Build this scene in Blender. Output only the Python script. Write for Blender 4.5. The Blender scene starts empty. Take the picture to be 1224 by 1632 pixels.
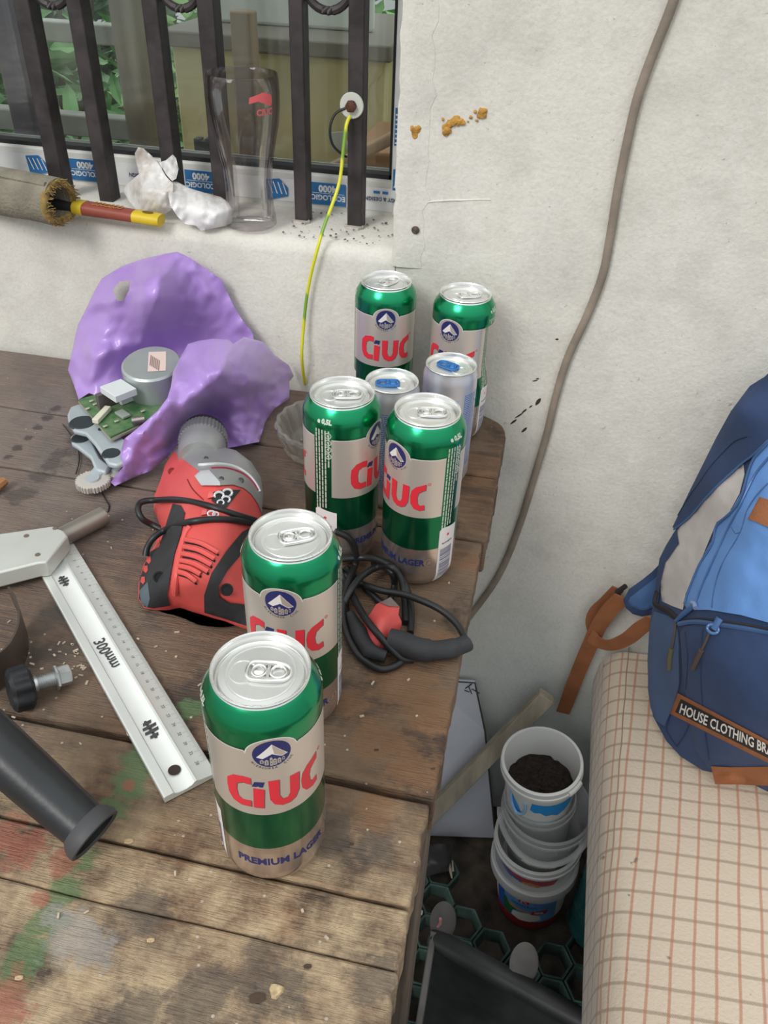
import bpy, bmesh, math, random
import numpy as np
from mathutils import Vector, Matrix, noise
from mathutils.geometry import delaunay_2d_cdt
random.seed(4)
SC = bpy.context.scene
COL = SC.collection
T = 0.80                      # height of the bench top above the floor; coordinates below are relative to the bench top

# ------------------------------------------------------------------ camera
W, H, FPX = 1224.0, 1632.0, 1317.5
PITCH, ROLL, YAW, CH = 0.65079, 0.041726, math.radians(10.5), 0.5036
cp, sp = math.cos(PITCH), math.sin(PITCH)
_f = Vector((0, cp, -sp)); _u = Vector((0, sp, cp)); _x = Vector((1, 0, 0))
cr, sr = math.cos(ROLL), math.sin(ROLL)
RZ = Matrix.Rotation(YAW, 3, 'Z')
AX = RZ @ (cr * _x + sr * _u)
AY = RZ @ (-sr * _x + cr * _u)
AF = RZ @ _f
CAM = Vector((0, 0, CH))
cam = bpy.data.cameras.new('camera')
cam.sensor_fit = 'VERTICAL'; cam.sensor_height = 24; cam.lens = 24 * FPX / H
cam.clip_start = 0.02; cam.clip_end = 60
camo = bpy.data.objects.new('camera', cam)
m = Matrix((( AX.x, AY.x, -AF.x, 0), (AX.y, AY.y, -AF.y, 0), (AX.z, AY.z, -AF.z, CH + T), (0, 0, 0, 1)))
camo.matrix_world = m
COL.objects.link(camo); SC.camera = camo

# ------------------------------------------------------------------ light and exposure
SC.view_settings.view_transform = 'Standard'
SC.view_settings.look = 'None'
SC.view_settings.gamma = 1
SC.view_settings.use_curve_mapping = False
SC.view_settings.exposure = 0.03
wd = bpy.data.worlds.new('overcast_sky'); SC.world = wd; wd.use_nodes = True
nt = wd.node_tree; nt.nodes.clear()
wo = nt.nodes.new('ShaderNodeOutputWorld'); bg = nt.nodes.new('ShaderNodeBackground')
# plain overcast: the zenith is about three times as bright as the horizon
wtc = nt.nodes.new('ShaderNodeTexCoord'); wsp = nt.nodes.new('ShaderNodeSeparateXYZ'); nt.links.new(wtc.outputs['Generated'], wsp.inputs[0])
wmr = nt.nodes.new('ShaderNodeMapRange'); wmr.inputs[1].default_value = -0.05; wmr.inputs[2].default_value = 1.0; wmr.inputs[3].default_value = 0.48; wmr.inputs[4].default_value = 1.45
nt.links.new(wsp.outputs[2], wmr.inputs[0]); nt.links.new(wmr.outputs[0], bg.inputs[1])
bg.inputs[0].default_value = (0.95, 0.985, 1.0, 1)
nt.links.new(bg.outputs[0], wo.inputs[0])
sun = bpy.data.lights.new('soft_sun', 'SUN'); sun.energy = 1.40; sun.angle = math.radians(20); sun.color = (1, 0.97, 0.93)
so = bpy.data.objects.new('soft_sun', sun); COL.objects.link(so)
so.rotation_euler = Vector((0.34, 0.70, -0.66)).to_track_quat('-Z', 'Y').to_euler()
so.location = (-1, -1, 3)

# ------------------------------------------------------------------ rays through the picture onto real planes
def ray(x, y):
    return AX * ((x - W / 2) / FPX) + AY * ((H / 2 - y) / FPX) + AF
def onz(x, y, z=0.0):
    v = ray(x, y); return CAM + v * ((z - CH) / v.z)
def ony(x, y, Y):
    v = ray(x, y); return CAM + v * (Y / v.y)
def onx(x, y, X):
    v = ray(x, y); return CAM + v * (X / v.x)
def dep(c):                   # (px, py, 'y'|'z'|'x', value) -> distance along the ray
    x, y, k, val = c
    v = ray(x, y)
    return (val - CH) / v.z if k == 'z' else (val / v.y if k == 'y' else val / v.x)
def pt(x, y, t):
    return CAM + ray(x, y) * t

# ------------------------------------------------------------------ materials
MATS = {}
def N(t, k, **kw):
    n = t.nodes.new(k)
    for a, b in kw.items(): setattr(n, a, b)
    return n
def mat(name, col, rough=0.5, metal=0.0, var=0.0, scale=20.0, bump=0.0, bscale=60.0, col2=None, trans=0.0, alpha=1.0,
        stretch=(1, 1, 1), coat=0.0, ior=1.45, spec=0.5, sheen=0.0, detail=5.0, lo=0.35, hi=0.65):
    if name in MATS: return MATS[name]
    M = bpy.data.materials.new(name); M.use_nodes = True; MATS[name] = M
    t = M.node_tree; b = t.nodes['Principled BSDF']
    b.inputs['Base Color'].default_value = (*col, 1); b.inputs['Roughness'].default_value = rough
    b.inputs['Metallic'].default_value = metal; b.inputs['IOR'].default_value = ior
    b.inputs['Transmission Weight'].default_value = trans; b.inputs['Alpha'].default_value = alpha
    b.inputs['Coat Weight'].default_value = coat; b.inputs['Specular IOR Level'].default_value = spec
    b.inputs['Sheen Weight'].default_value = sheen
    tc = N(t, 'ShaderNodeTexCoord'); mp = N(t, 'ShaderNodeMapping'); mp.inputs['Scale'].default_value = stretch
    t.links.new(tc.outputs['Object'], mp.inputs[0])
    if var or col2:
        n = N(t, 'ShaderNodeTexNoise'); n.inputs['Scale'].default_value = scale; n.inputs['Detail'].default_value = detail
        t.links.new(mp.outputs[0], n.inputs['Vector'])
        r = N(t, 'ShaderNodeValToRGB'); r.color_ramp.elements[0].position = lo; r.color_ramp.elements[1].position = hi
        c2 = col2 if col2 else tuple(max(0, c * (1 - var)) for c in col)
        r.color_ramp.elements[0].color = (*c2, 1); r.color_ramp.elements[1].color = (*col, 1)
        t.links.new(n.outputs[0], r.inputs[0]); t.links.new(r.outputs[0], b.inputs['Base Color'])
    if bump:
        n2 = N(t, 'ShaderNodeTexNoise'); n2.inputs['Scale'].default_value = bscale; n2.inputs['Detail'].default_value = 6
        t.links.new(mp.outputs[0], n2.inputs['Vector'])
        bp = N(t, 'ShaderNodeBump'); bp.inputs['Strength'].default_value = bump; bp.inputs['Distance'].default_value = 0.004
        t.links.new(n2.outputs[0], bp.inputs['Height']); t.links.new(bp.outputs[0], b.inputs['Normal'])
    return M
def mth(t, op, a, b=None, c=None):
    n = N(t, 'ShaderNodeMath', operation=op)
    for i, v in enumerate((a, b, c)):
        if v is None: continue
        if isinstance(v, (int, float)): n.inputs[i].default_value = v
        else: t.links.new(v, n.inputs[i])
    return n.outputs[0]
def mixc(t, fac, a, b):
    n = N(t, 'ShaderNodeMix', data_type='RGBA')
    if isinstance(fac, (int, float)): n.inputs[0].default_value = fac
    else: t.links.new(fac, n.inputs[0])
    for k, v in ((6, a), (7, b)):
        if isinstance(v, tuple): n.inputs[k].default_value = (*v, 1)
        else: t.links.new(v, n.inputs[k])
    return n.outputs[2]
def ramp(t, src, stops):
    r = N(t, 'ShaderNodeValToRGB'); el = r.color_ramp.elements
    while len(el) < len(stops): el.new(0.5)
    for e, (p, c) in zip(el, stops): e.position = p; e.color = (*c, 1) if len(c) == 3 else c
    t.links.new(src, r.inputs[0]); return r.outputs[0]
def noi(t, vec, scale, detail=5.0, rough=0.55):
    n = N(t, 'ShaderNodeTexNoise'); n.inputs['Scale'].default_value = scale; n.inputs['Detail'].default_value = detail
    n.inputs['Roughness'].default_value = rough
    t.links.new(vec, n.inputs['Vector']); return n.outputs[0]
def objvec(t, scale=(1, 1, 1)):
    tc = N(t, 'ShaderNodeTexCoord'); mp = N(t, 'ShaderNodeMapping'); mp.inputs['Scale'].default_value = scale
    t.links.new(tc.outputs['Object'], mp.inputs[0]); return mp.outputs[0]
def newmat(name):
    M = bpy.data.materials.new(name); M.use_nodes = True; MATS[name] = M
    return M, M.node_tree, M.node_tree.nodes['Principled BSDF']
def bumpto(t, b, h, strength, dist=0.004):
    bp = N(t, 'ShaderNodeBump'); bp.inputs['Strength'].default_value = strength; bp.inputs['Distance'].default_value = dist
    t.links.new(h, bp.inputs['Height']); t.links.new(bp.outputs[0], b.inputs['Normal'])

# ------------------------------------------------------------------ mesh helpers
class MB:
    def __init__(s): s.v = []; s.f = []; s.mi = []; s.cur = 0
    def add(s, vs, fs):
        b = len(s.v); s.v += [Vector(p) for p in vs]; s.f += [tuple(b + i for i in q) for q in fs]; s.mi += [s.cur] * len(fs); return s
    def box(s, c, size, M=None):
        c = Vector(c); hx, hy, hz = (q / 2 for q in size)
        vs = [Vector((x, y, z)) for x in (-hx, hx) for y in (-hy, hy) for z in (-hz, hz)]
        if M is not None: vs = [M @ p for p in vs]
        return s.add([p + c for p in vs], [(0, 1, 3, 2), (4, 6, 7, 5), (0, 4, 5, 1), (2, 3, 7, 6), (0, 2, 6, 4), (1, 5, 7, 3)])
    def bx(s, x0, x1, y0, y1, z0, z1):
        return s.box(((x0 + x1) / 2, (y0 + y1) / 2, (z0 + z1) / 2), (x1 - x0, y1 - y0, z1 - z0))
    def loft(s, rings, cap=True, closed=True, loop=False):
        n = len(rings[0]); vs = [p for r in rings for p in r]; fs = []
        R = len(rings)
        for i in range(R if loop else R - 1):
            for j in range(n if closed else n - 1):
                a, b = i * n + j, i * n + (j + 1) % n
                i2 = (i + 1) % R
                fs.append((a, b, i2 * n + (j + 1) % n, i2 * n + j))
        if cap and not loop:
            fs.append(tuple(reversed(range(n)))); fs.append(tuple((R - 1) * n + j for j in range(n)))
        return s.add(vs, fs)
    def tube(s, pts, r, n=10, cap=True, flat=1.0, loop=False):
        pts = [Vector(p) for p in pts]; rings = []; up = None
        for i, p in enumerate(pts):
            if loop: d = pts[(i + 1) % len(pts)] - pts[i - 1]
            else: d = pts[min(i + 1, len(pts) - 1)] - pts[max(i - 1, 0)]
            d.normalize()
            if up is None:
                up = Vector((0, 0, 1)) if abs(d.z) < 0.9 else Vector((1, 0, 0))
            a = d.cross(up)
            if a.length < 1e-4: a = d.cross(Vector((0, 1, 0)))
            a.normalize(); b = a.cross(d).normalized(); 
            if not loop: up = b
            rr = r[i] if isinstance(r, (list, tuple)) else r
            rings.append([p + a * (rr * math.cos(2 * math.pi * k / n)) + b * (rr * flat * math.sin(2 * math.pi * k / n)) for k in range(n)])
        return s.loft(rings, cap, True, loop)
    def lathe(s, prof, n=32, c=(0, 0, 0), M=None, cap=False, wob=None):
        c = Vector(c); rings = []
        for (r, z) in prof:
            ring = []
            for k in range(n):
                a = 2 * math.pi * k / n
                rr = r * (wob(a, z) if wob else 1)
                p = Vector((rr * math.cos(a), rr * math.sin(a), z))
                ring.append((M @ p if M is not None else p) + c)
            rings.append(ring)
        return s.loft(rings, cap)
    def prism(s, poly, z0, z1, M=None):
        n = len(poly)
        vs = [Vector((p[0], p[1], z0)) for p in poly] + [Vector((p[0], p[1], z1)) for p in poly]
        if M is not None: vs = [M @ p for p in vs]
        fs = [(i, (i + 1) % n, n + (i + 1) % n, n + i) for i in range(n)]
        return s.add(vs, fs + [tuple(reversed(range(n))), tuple(range(n, 2 * n))])
    def sphere(s, c, r, n=10, m_=7, sc=(1, 1, 1), jit=0.0):
        c = Vector(c); rings = []
        for i in range(1, m_):
            ph = math.pi * i / m_
            ring = []
            for k in range(n):
                a = 2 * math.pi * k / n
                d = Vector((math.sin(ph) * math.cos(a), math.sin(ph) * math.sin(a), -math.cos(ph)))
                q = 1 + jit * noise.noise((c + d * r) * (0.9 / r))
                ring.append(c + Vector((d.x * sc[0], d.y * sc[1], d.z * sc[2])) * r * q)
            rings.append(ring)
        return s.loft(rings)
def abspos(o):
    p = Vector((0, 0, 0))
    while o is not None: p = p + Vector(o.location); o = o.parent
    return p
def mk(name, mb, mats, parent=None, smooth=38, bevel=0.0, bseg=2, label=None, sub=0):
    """link one mesh object; vertices are given in bench-relative coordinates"""
    if not isinstance(mats, (list, tuple)): mats = [mats]
    vs = [Vector(p) for p in mb.v]
    if parent is None:
        xs = [p.x for p in vs]; ys = [p.y for p in vs]; zs = [p.z for p in vs]
        loc = Vector(((min(xs) + max(xs)) / 2, (min(ys) + max(ys)) / 2, min(zs)))
    else:
        loc = abspos(parent) - Vector((0, 0, T))
    me = bpy.data.meshes.new(name)
    me.from_pydata([tuple(p - loc) for p in vs], [], mb.f); me.update()
    bm = bmesh.new(); bm.from_mesh(me); bmesh.ops.recalc_face_normals(bm, faces=bm.faces); bm.to_mesh(me); bm.free()
    for q in mats: me.materials.append(q)
    if len(mats) > 1:
        me.polygons.foreach_set('material_index', mb.mi)
    if smooth:
        me.polygons.foreach_set('use_smooth', [True] * len(me.polygons))
        me.set_sharp_from_angle(angle=math.radians(smooth))
    o = bpy.data.objects.new(name, me); COL.objects.link(o)
    if parent is None: o.location = loc + Vector((0, 0, T))
    else: o.parent = parent
    if bevel:
        bv = o.modifiers.new('bevel', 'BEVEL'); bv.width = bevel; bv.segments = bseg; bv.limit_method = 'ANGLE'; bv.angle_limit = math.radians(40)
    if sub:
        sb = o.modifiers.new('sub', 'SUBSURF'); sb.levels = sub; sb.render_levels = sub
    if label: o['label'] = label
    return o
def thing(name, label, cat, loc=(0, 0, 0), group=None, kind=None):
    o = bpy.data.objects.new(name, None); COL.objects.link(o); o.empty_display_size = 0.03
    o.location = Vector(loc) + Vector((0, 0, T))
    if label: o['label'] = label
    if cat: o['category'] = cat
    if group: o['group'] = group
    if kind: o['kind'] = kind
    return o
def tag(o, label, cat, group=None, kind=None):
    o['label'] = label; o['category'] = cat
    if group: o['group'] = group
    if kind: o['kind'] = kind
    return o
def struct(name, mb, mats, parent=None, **kw):
    o = mk(name, mb, mats, parent, **kw)
    if parent is None: o['kind'] = 'structure'
    return o
def copytree(root):
    r = root.copy(); COL.objects.link(r)
    for ch in root.children:
        c = ch.copy(); COL.objects.link(c); c.parent = r
        for g in ch.children:
            d = g.copy(); COL.objects.link(d); d.parent = c
    return r
def spline(pts, n=8, loop=False):
    P = [Vector(p) for p in pts]; out = []; L = len(P)
    for i in range(L if loop else L - 1):
        p0 = P[i - 1] if (i > 0 or loop) else P[0]; p1 = P[i]; p2 = P[(i + 1) % L]; p3 = P[(i + 2) % L] if (i + 2 < L or loop) else P[-1]
        for k in range(n):
            u = k / n
            out.append(0.5 * ((2 * p1) + (p2 - p0) * u + (2 * p0 - 5 * p1 + 4 * p2 - p3) * u * u + (3 * p1 - p0 - 3 * p2 + p3) * u ** 3))
    if not loop: out.append(P[-1])
    return out
def inside(p, poly):
    c = False; n = len(poly); j = n - 1
    for i in range(n):
        a, b = poly[i], poly[j]
        if (a[1] > p[1]) != (b[1] > p[1]) and p[0] < (b[0] - a[0]) * (p[1] - a[1]) / (b[1] - a[1]) + a[0]: c = not c
        j = i
    return c
def resample(poly, h):
    out = []
    for i in range(len(poly)):
        a, b = Vector(poly[i][:2]), Vector(poly[(i + 1) % len(poly)][:2]); n = max(1, int(math.ceil((b - a).length / h)))
        out += [a.lerp(b, k / n) for k in range(n)]
    return out
def flat(poly, h, hole=None):
    """2D triangulation of a polygon with spacing h: (verts, tris, n boundary)"""
    B = resample(poly, h); pts = list(B)
    x0 = min(p.x for p in B); x1 = max(p.x for p in B); y0 = min(p.y for p in B); y1 = max(p.y for p in B)
    Ba = np.array([(p.x, p.y) for p in B])
    y = y0; r = 0
    while y < y1:
        x = x0 + (h / 2 if r % 2 else 0)
        while x < x1:
            if inside((x, y), B) and np.min(np.hypot(Ba[:, 0] - x, Ba[:, 1] - y)) > 0.55 * h: pts.append(Vector((x, y)))
            x += h
        y += h * 0.87; r += 1
    nb = len(B); ed = [(i, (i + 1) % nb) for i in range(nb)]
    if hole:
        Hb = resample(hole, h); pts = [p for p in pts if not inside((p.x, p.y), Hb)] if nb else pts
        k = len(pts); pts += Hb; ed += [(k + i, k + (i + 1) % len(Hb)) for i in range(len(Hb))]
    r = delaunay_2d_cdt(pts, ed, [], 1, 1e-9)
    fs = [tuple(f) for f in r[2]]
    if hole: fs = [f for f in fs if not inside((sum(r[0][i].x for i in f) / 3, sum(r[0][i].y for i in f) / 3), Hb)]
    return r[0], fs, nb
def tps(ctrl):
    P = np.array([(c[0], c[1]) for c in ctrl], float) / 100; z = np.array([dep(c) for c in ctrl]); n = len(P)
    d = np.hypot(P[:, None, 0] - P[None, :, 0], P[:, None, 1] - P[None, :, 1])
    K = np.where(d > 0, d * d * np.log(d + 1e-12), 0) + 1e-3 * np.eye(n)
    A = np.zeros((n + 3, n + 3)); A[:n, :n] = K; A[:n, n] = 1; A[:n, n + 1:] = P; A[n, :n] = 1; A[n + 1:, :n] = P.T
    w = np.linalg.solve(A, np.concatenate([z, np.zeros(3)]))
    def f(x, y):
        q = np.hypot(P[:, 0] - x / 100, P[:, 1] - y / 100)
        k = np.where(q > 0, q * q * np.log(q + 1e-12), 0)
        return float(w[:n] @ k + w[n] + w[n + 1] * x / 100 + w[n + 2] * y / 100)
    return f
def relief(mb, poly, dfun, h, back=None, thick=0.003, off=0.0, wr=None, hole=None):
    """a body whose near surface lies at distance dfun along the rays; closed behind by back(P, ray) or by its thickness"""
    vs, fs, nb = flat(poly, h, hole)
    F = []; Bk = []
    for p in vs:
        t = dfun(p.x, p.y)
        if wr: t += wr(p.x, p.y)
        r = ray(p.x, p.y); L = r.length
        F.append(CAM + r * (t - off / L))
        Bk.append(back(p.x, p.y, t) if back else CAM + r * (t + (thick - off) / L))
    n = len(vs)
    # boundary order from the triangulation
    edges = {}
    for q in fs:
        for i in range(3):
            a, b = q[i], q[(i + 1) % 3]
            if (b, a) in edges: del edges[(b, a)]
            else: edges[(a, b)] = 1
    F2 = [tuple(q) for q in fs] + [tuple(n + i for i in reversed(q)) for q in fs] + [(b, a, n + a, n + b) for (a, b) in edges]
    return mb.add(F + Bk, F2)
def P2(*a): return [(a[i], a[i + 1]) for i in range(0, len(a), 2)]
def crop(ox, oy, s, *a): return [(ox + a[i] / s, oy + a[i + 1] / s) for i in range(0, len(a), 2)]
def fine(bm, hmax):
    for _ in range(8):
        e = [q for q in bm.edges if q.calc_length() > hmax]
        if not e: break
        bmesh.ops.subdivide_edges(bm, edges=e, cuts=1); bmesh.ops.triangulate(bm, faces=bm.faces)
def shape2d(poly, hmax=1e9):
    bm = bmesh.new(); vs = [bm.verts.new((p[0], p[1], 0)) for p in poly]; bm.faces.new(vs)
    bmesh.ops.triangulate(bm, faces=bm.faces); fine(bm, hmax)
    bm.verts.index_update(); r = ([(v.co.x, v.co.y) for v in bm.verts], [tuple(v.index for v in f.verts) for f in bm.faces]); bm.free(); return r
def text2d(s, size, bold=0.0, align='CENTER', hmax=1e9, xs=1.0, rot=0.0, at=(0, 0)):
    cu = bpy.data.curves.new('t', 'FONT'); cu.body = s; cu.size = size; cu.offset = bold; cu.align_x = align; cu.align_y = 'CENTER'; cu.resolution_u = 2
    o = bpy.data.objects.new('t', cu); COL.objects.link(o)
    me = bpy.data.meshes.new_from_object(o)
    bm = bmesh.new(); bm.from_mesh(me); bmesh.ops.triangulate(bm, faces=bm.faces); fine(bm, hmax); bm.verts.index_update()
    c, sn = math.cos(rot), math.sin(rot)
    r = ([(at[0] + v.co.x * xs * c - v.co.y * sn, at[1] + v.co.x * xs * sn + v.co.y * c) for v in bm.verts], [tuple(v.index for v in f.verts) for f in bm.faces])
    bm.free(); bpy.data.objects.remove(o); bpy.data.curves.remove(cu); bpy.data.meshes.remove(me)
    return r
def stroke(pts, w):
    """a ribbon polygon along 2D points; w is one width or one per point"""
    P = [Vector(p) for p in pts]; L, R = [], []
    for i, p in enumerate(P):
        d = (P[min(i + 1, len(P) - 1)] - P[max(i - 1, 0)]).normalized(); nrm = Vector((-d.y, d.x))
        ww = (w[i] if isinstance(w, (list, tuple)) else w) / 2
        L.append(p + nrm * ww); R.append(p - nrm * ww)
    return [tuple(q) for q in L] + [tuple(q) for q in reversed(R)]
def sp2(pts, n=5): return [(p.x, p.y) for p in spline([Vector((a[0], a[1], 0)) for a in pts], n)]
def circ(cx, cy, r, n=20, ry=None): return [(cx + r * math.cos(2 * math.pi * k / n), cy + (ry or r) * math.sin(2 * math.pi * k / n)) for k in range(n)]
# ================================================================== the setting
YW = 0.883                    # wall face
SILL = 0.18
OX = -0.163                   # right edge of the window opening
M_, t, b = newmat('stucco')
geo = N(t, 'ShaderNodeNewGeometry'); v = geo.outputs['Position']; n1 = noi(t, v, 2.2, 6); n2 = noi(t, v, 14, 8, 0.7); n3 = noi(t, v, 220, 3)
sep = N(t, 'ShaderNodeSeparateXYZ'); t.links.new(v, sep.inputs[0])
c = mixc(t, mth(t, 'MULTIPLY', n1, 0.9), (0.80, 0.77, 0.71), (0.66, 0.65, 0.59))
c = mixc(t, ramp(t, n2, [(0.46, (0, 0, 0)), (0.72, (1, 1, 1))]), c, (0.60, 0.58, 0.53))
sp_ = noi(t, v, 95, 4, 0.8)
c = mixc(t, mth(t, 'MULTIPLY', ramp(t, sp_, [(0.655, (0, 0, 0)), (0.70, (1, 1, 1))]), mth(t, 'MULTIPLY', n1, 1.2)), c, (0.27, 0.23, 0.20))
# the lower wall carries an old bluish lime coat
low = ramp(t, mth(t, 'ADD', sep.outputs[2], mth(t, 'MULTIPLY', n2, 0.10)), [(0.40, (1, 1, 1)), (0.62, (0, 0, 0))])
c = mixc(t, mth(t, 'MULTIPLY', low, 0.55), c, (0.60, 0.68, 0.68))
# finer sandy grain and a warm dirty veil
c = mixc(t, mth(t, 'MULTIPLY', ramp(t, noi(t, v, 320, 2, 0.5), [(0.42, (0, 0, 0)), (0.70, (1, 1, 1))]), 0.16), c, (0.42, 0.38, 0.32))
mpv = N(t, 'ShaderNodeMapping'); mpv.inputs['Scale'].default_value = (7, 7, 0.9); t.links.new(v, mpv.inputs[0])
c = mixc(t, mth(t, 'MULTIPLY', ramp(t, noi(t, mpv.outputs[0], 1.6, 6, 0.6), [(0.48, (0, 0, 0)), (0.75, (1, 1, 1))]), 0.30), c, (0.56, 0.54, 0.46))
t.links.new(c, b.inputs['Base Color']); b.inputs['Roughness'].default_value = 0.92
h = mth(t, 'ADD', mth(t, 'MULTIPLY', n3, 0.5), mth(t, 'MULTIPLY', noi(t, v, 45, 6), 1.0))
bumpto(t, b, h, 0.30, 0.004)
STUC = M_

def wall_slab(x0, x1, z0, z1, yb=1.06, name='wall_back'):
    return MB().bx(x0, x1, YW, yb, z0, z1)
w = MB()
# wall right of the opening, with the plaster edge, and the wall below the sill
w.bx(OX, 2.6, YW, 1.06, -T, 1.15)
wr_ = struct('wall_back', w, STUC, bevel=0.004)
prof = [(1.06, -T), (YW, -T), (YW, SILL - 0.016), (YW + 0.003, SILL - 0.006), (YW + 0.010, SILL), (YW + 0.05, SILL + 0.001), (1.06, SILL + 0.001)]
rings = []
for i in range(0, 81):
    x = -2.2 + (OX + 2.2) * i / 80
    rings.append([Vector((x, y + (0.004 * noise.noise(Vector((x * 9, z * 9, 1))) if y < 0.93 else 0), z + (0.0035 * noise.noise(Vector((x * 14, 3, y * 14))) if z > 0 and y < 1.0 else 0))) for y, z in prof])
w = MB().loft(rings)
o = struct('wall_under_window', w, STUC, smooth=50)
o.name = 'wall_below'
w = MB().bx(-2.2, OX, YW, 1.06, 0.95, 1.15)
struct('wall_above', w, STUC)
# ragged render left of the plaster edge and mesh-coat strip
w = MB(); rr = []
for i in range(60):
    z = 0.165 + i * 0.0125
    e = 0.0025 * noise.noise(Vector((5, z * 60, 0)))
    rr.append([Vector((OX - 0.002 + e, YW + 0.012, z)), Vector((OX - 0.003 + e, YW - 0.0015, z)), Vector((OX + 0.002 + e, YW - 0.0035, z)), Vector((OX + 0.012 + 2 * e, YW - 0.003, z)), Vector((OX + 0.030 + 3 * e, YW - 0.0005, z)), Vector((OX + 0.034 + 3 * e, YW + 0.01, z))])
struct('trim_1', w.loft(rr), STUC, smooth=60)
# reinforcing mesh showing through the thin render beside the opening, and one open joint
w = MB()
for i in range(34):
    z = 0.200 + i * 0.0062; w.tube([Vector((OX + .012 + .002 * noise.noise(Vector((i, 1, 0))), YW + .0004, z)), Vector((OX + .036 + .004 * noise.noise(Vector((i, 5, 0))), YW + .0010, z + .0004))], .0009, 5)
for i in range(5):
    w.tube([Vector((OX + .014 + .0062 * i, YW + .0006, .197 + .002 * i)), Vector((OX + .014 + .0062 * i, YW + .0006, .405))], .0008, 5)
struct('trim_2', w, STUC, smooth=60)
jp = [ony(x, y, YW + .0002) for x, y in ((676, 323), (690, 321), (705, 320), (722, 319), (740, 319), (760, 318), (782, 318))]
struct('trim_3', MB().tube(spline(jp, 3), [.0011] * 6 + [.0013] * 6 + [.0009] * 7, 6), STUC)
# floor and the ground outside
SOIL = mat('floor_soil', (0.130, 0.105, 0.082), 0.95, 0, 0, 26, 0.9, 55, col2=(0.045, 0.038, 0.031))
w = MB(); g = []
for i in range(70):
    g.append([Vector((-1.6 + 4.0 * i / 69, -2.2 + 3.2 * j / 59, -T + 0.006 * noise.noise(Vector((i * .7, j * .7, 0))) - 0.004)) for j in range(60)])
w.loft(g, cap=False, closed=False); struct('floor', w, SOIL)
GRASS = mat('garden_ground', (0.10, 0.17, 0.06), 0.95, 0, 0.7, 6, 0.5, 20)
w = MB().bx(-7, 6, 1.06, 9, -T - 0.05, -T - 0.005); struct('floor_garden', w, GRASS)
w = MB().bx(-7, 6, -7, -2.2, -T - 0.05, -T - 0.012); struct('floor_yard', w, mat('yard', (0.42, 0.40, 0.36), 0.95, 0, 0.4, 5))

# ------------------------------------------------------------------ window
PVC = mat('pvc_white', (0.74, 0.74, 0.70), 0.45, 0, 0.22, 14, 0.06, 80)
FILM = mat('film_white', (0.78, 0.79, 0.79), 0.35, 0, 0.15, 40)
FBLUE = mat('film_blue', (0.03, 0.17, 0.42), 0.4, 0, 0.25, 60)
FDARK = mat('film_dark', (0.05, 0.07, 0.13), 0.5)
GLASS = bpy.data.materials.new('pane_glass'); GLASS.use_nodes = True
gt = GLASS.node_tree; gb = gt.nodes['Principled BSDF']; gt.nodes.remove(gb); go_ = gt.nodes['Material Output']
tr = N(gt, 'ShaderNodeBsdfTransparent'); tr.inputs[0].default_value = (0.965, 0.98, 0.97, 1)
gl = N(gt, 'ShaderNodeBsdfGlossy'); gl.inputs['Roughness'].default_value = 0.02
fr = N(gt, 'ShaderNodeFresnel'); fr.inputs[0].default_value = 1.5
mx = N(gt, 'ShaderNodeMixShader'); gt.links.new(fr.outputs[0], mx.inputs[0]); gt.links.new(tr.outputs[0], mx.inputs[1]); gt.links.new(gl.outputs[0], mx.inputs[2])
gt.links.new(mx.outputs[0], go_.inputs[0])
FY = 1.000                    # face of the frame
win = thing('window_1', None, None, (-0.7, 1.0, SILL), kind='structure')
FZ = 0.222
mk('bottom_rail', MB().bx(-2.0, -0.150, FY, 1.055, SILL - 0.004, FZ), PVC, win, bevel=0.003)
mk('side_rail', MB().bx(-0.1935, -0.150, FY - 0.001, 1.055, SILL, 0.95), PVC, win, bevel=0.003)
mk('gasket', MB().bx(-2.0, -0.1935, FY + 0.004, FY + 0.02, FZ, FZ + 0.005).bx(-0.1970, -0.1935, FY + 0.004, FY + 0.02, FZ, 0.95), mat('gasket_black', (0.02, 0.02, 0.022), 0.6), win)
mk('pane', MB().bx(-2.0, -0.194, 1.024, 1.028, FZ, 0.95), GLASS, win)
mk('pane', MB().bx(-2.0, -0.194, 1.046, 1.050, FZ, 0.95), GLASS, win)
# the protective film still on the frame, printed upside down
fm = MB()
def film(mb, x0, x1, z0, z1, y=FY - 0.0008):
    n = 10; r = []
    for i in range(n + 1):
        x = x0 + (x1 - x0) * i / n; e = 0.0006 * noise.noise(Vector((x * 80, z0, 2)))
        r.append([Vector((x, y - abs(e), z0 + (0.002 * noise.noise(Vector((x * 60, 7, 0))) if True else 0))), Vector((x, y - abs(e), z1)), Vector((x, y + 0.0004, z1)), Vector((x, y + 0.0004, z0))])
    mb.loft(r)
film(fm, -2.0, -0.172, SILL + 0.006, FZ - 0.009)
fm.bx(-0.1925, -0.152, FY - 0.0018, FY - 0.0012, SILL + 0.02, 0.95)
fo = mk('film', fm, FILM, win)
def wallprint(mb, sh, y, x, z):
    mb.add([Vector((x + p[0], y, z + p[1])) for p in sh[0]], sh[1])
pr = MB(); YB = FY - 0.0026
zf = 0.199
def quad(mb, x0, x1, z0, z1, y=YB): mb.add([Vector((x0, y, z0)), Vector((x1, y, z0)), Vector((x1, y, z1)), Vector((x0, y, z1))], [(0, 1, 2, 3)])
for xx in (-0.585, -0.43, -0.268): quad(pr, xx - 0.024, xx + 0.020, zf - 0.012, zf + 0.014)
for xx in (-0.655, -0.335): # slanted logo
    pr.add([Vector((xx - 0.014, YB, zf + 0.012)), Vector((xx + 0.004, YB, zf + 0.014)), Vector((xx + 0.014, YB, zf + 0.004)), Vector((xx + 0.014, YB, zf - 0.006)), Vector((xx - 0.012, YB, zf - 0.013))], [(0, 1, 2, 3, 4)])
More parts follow.
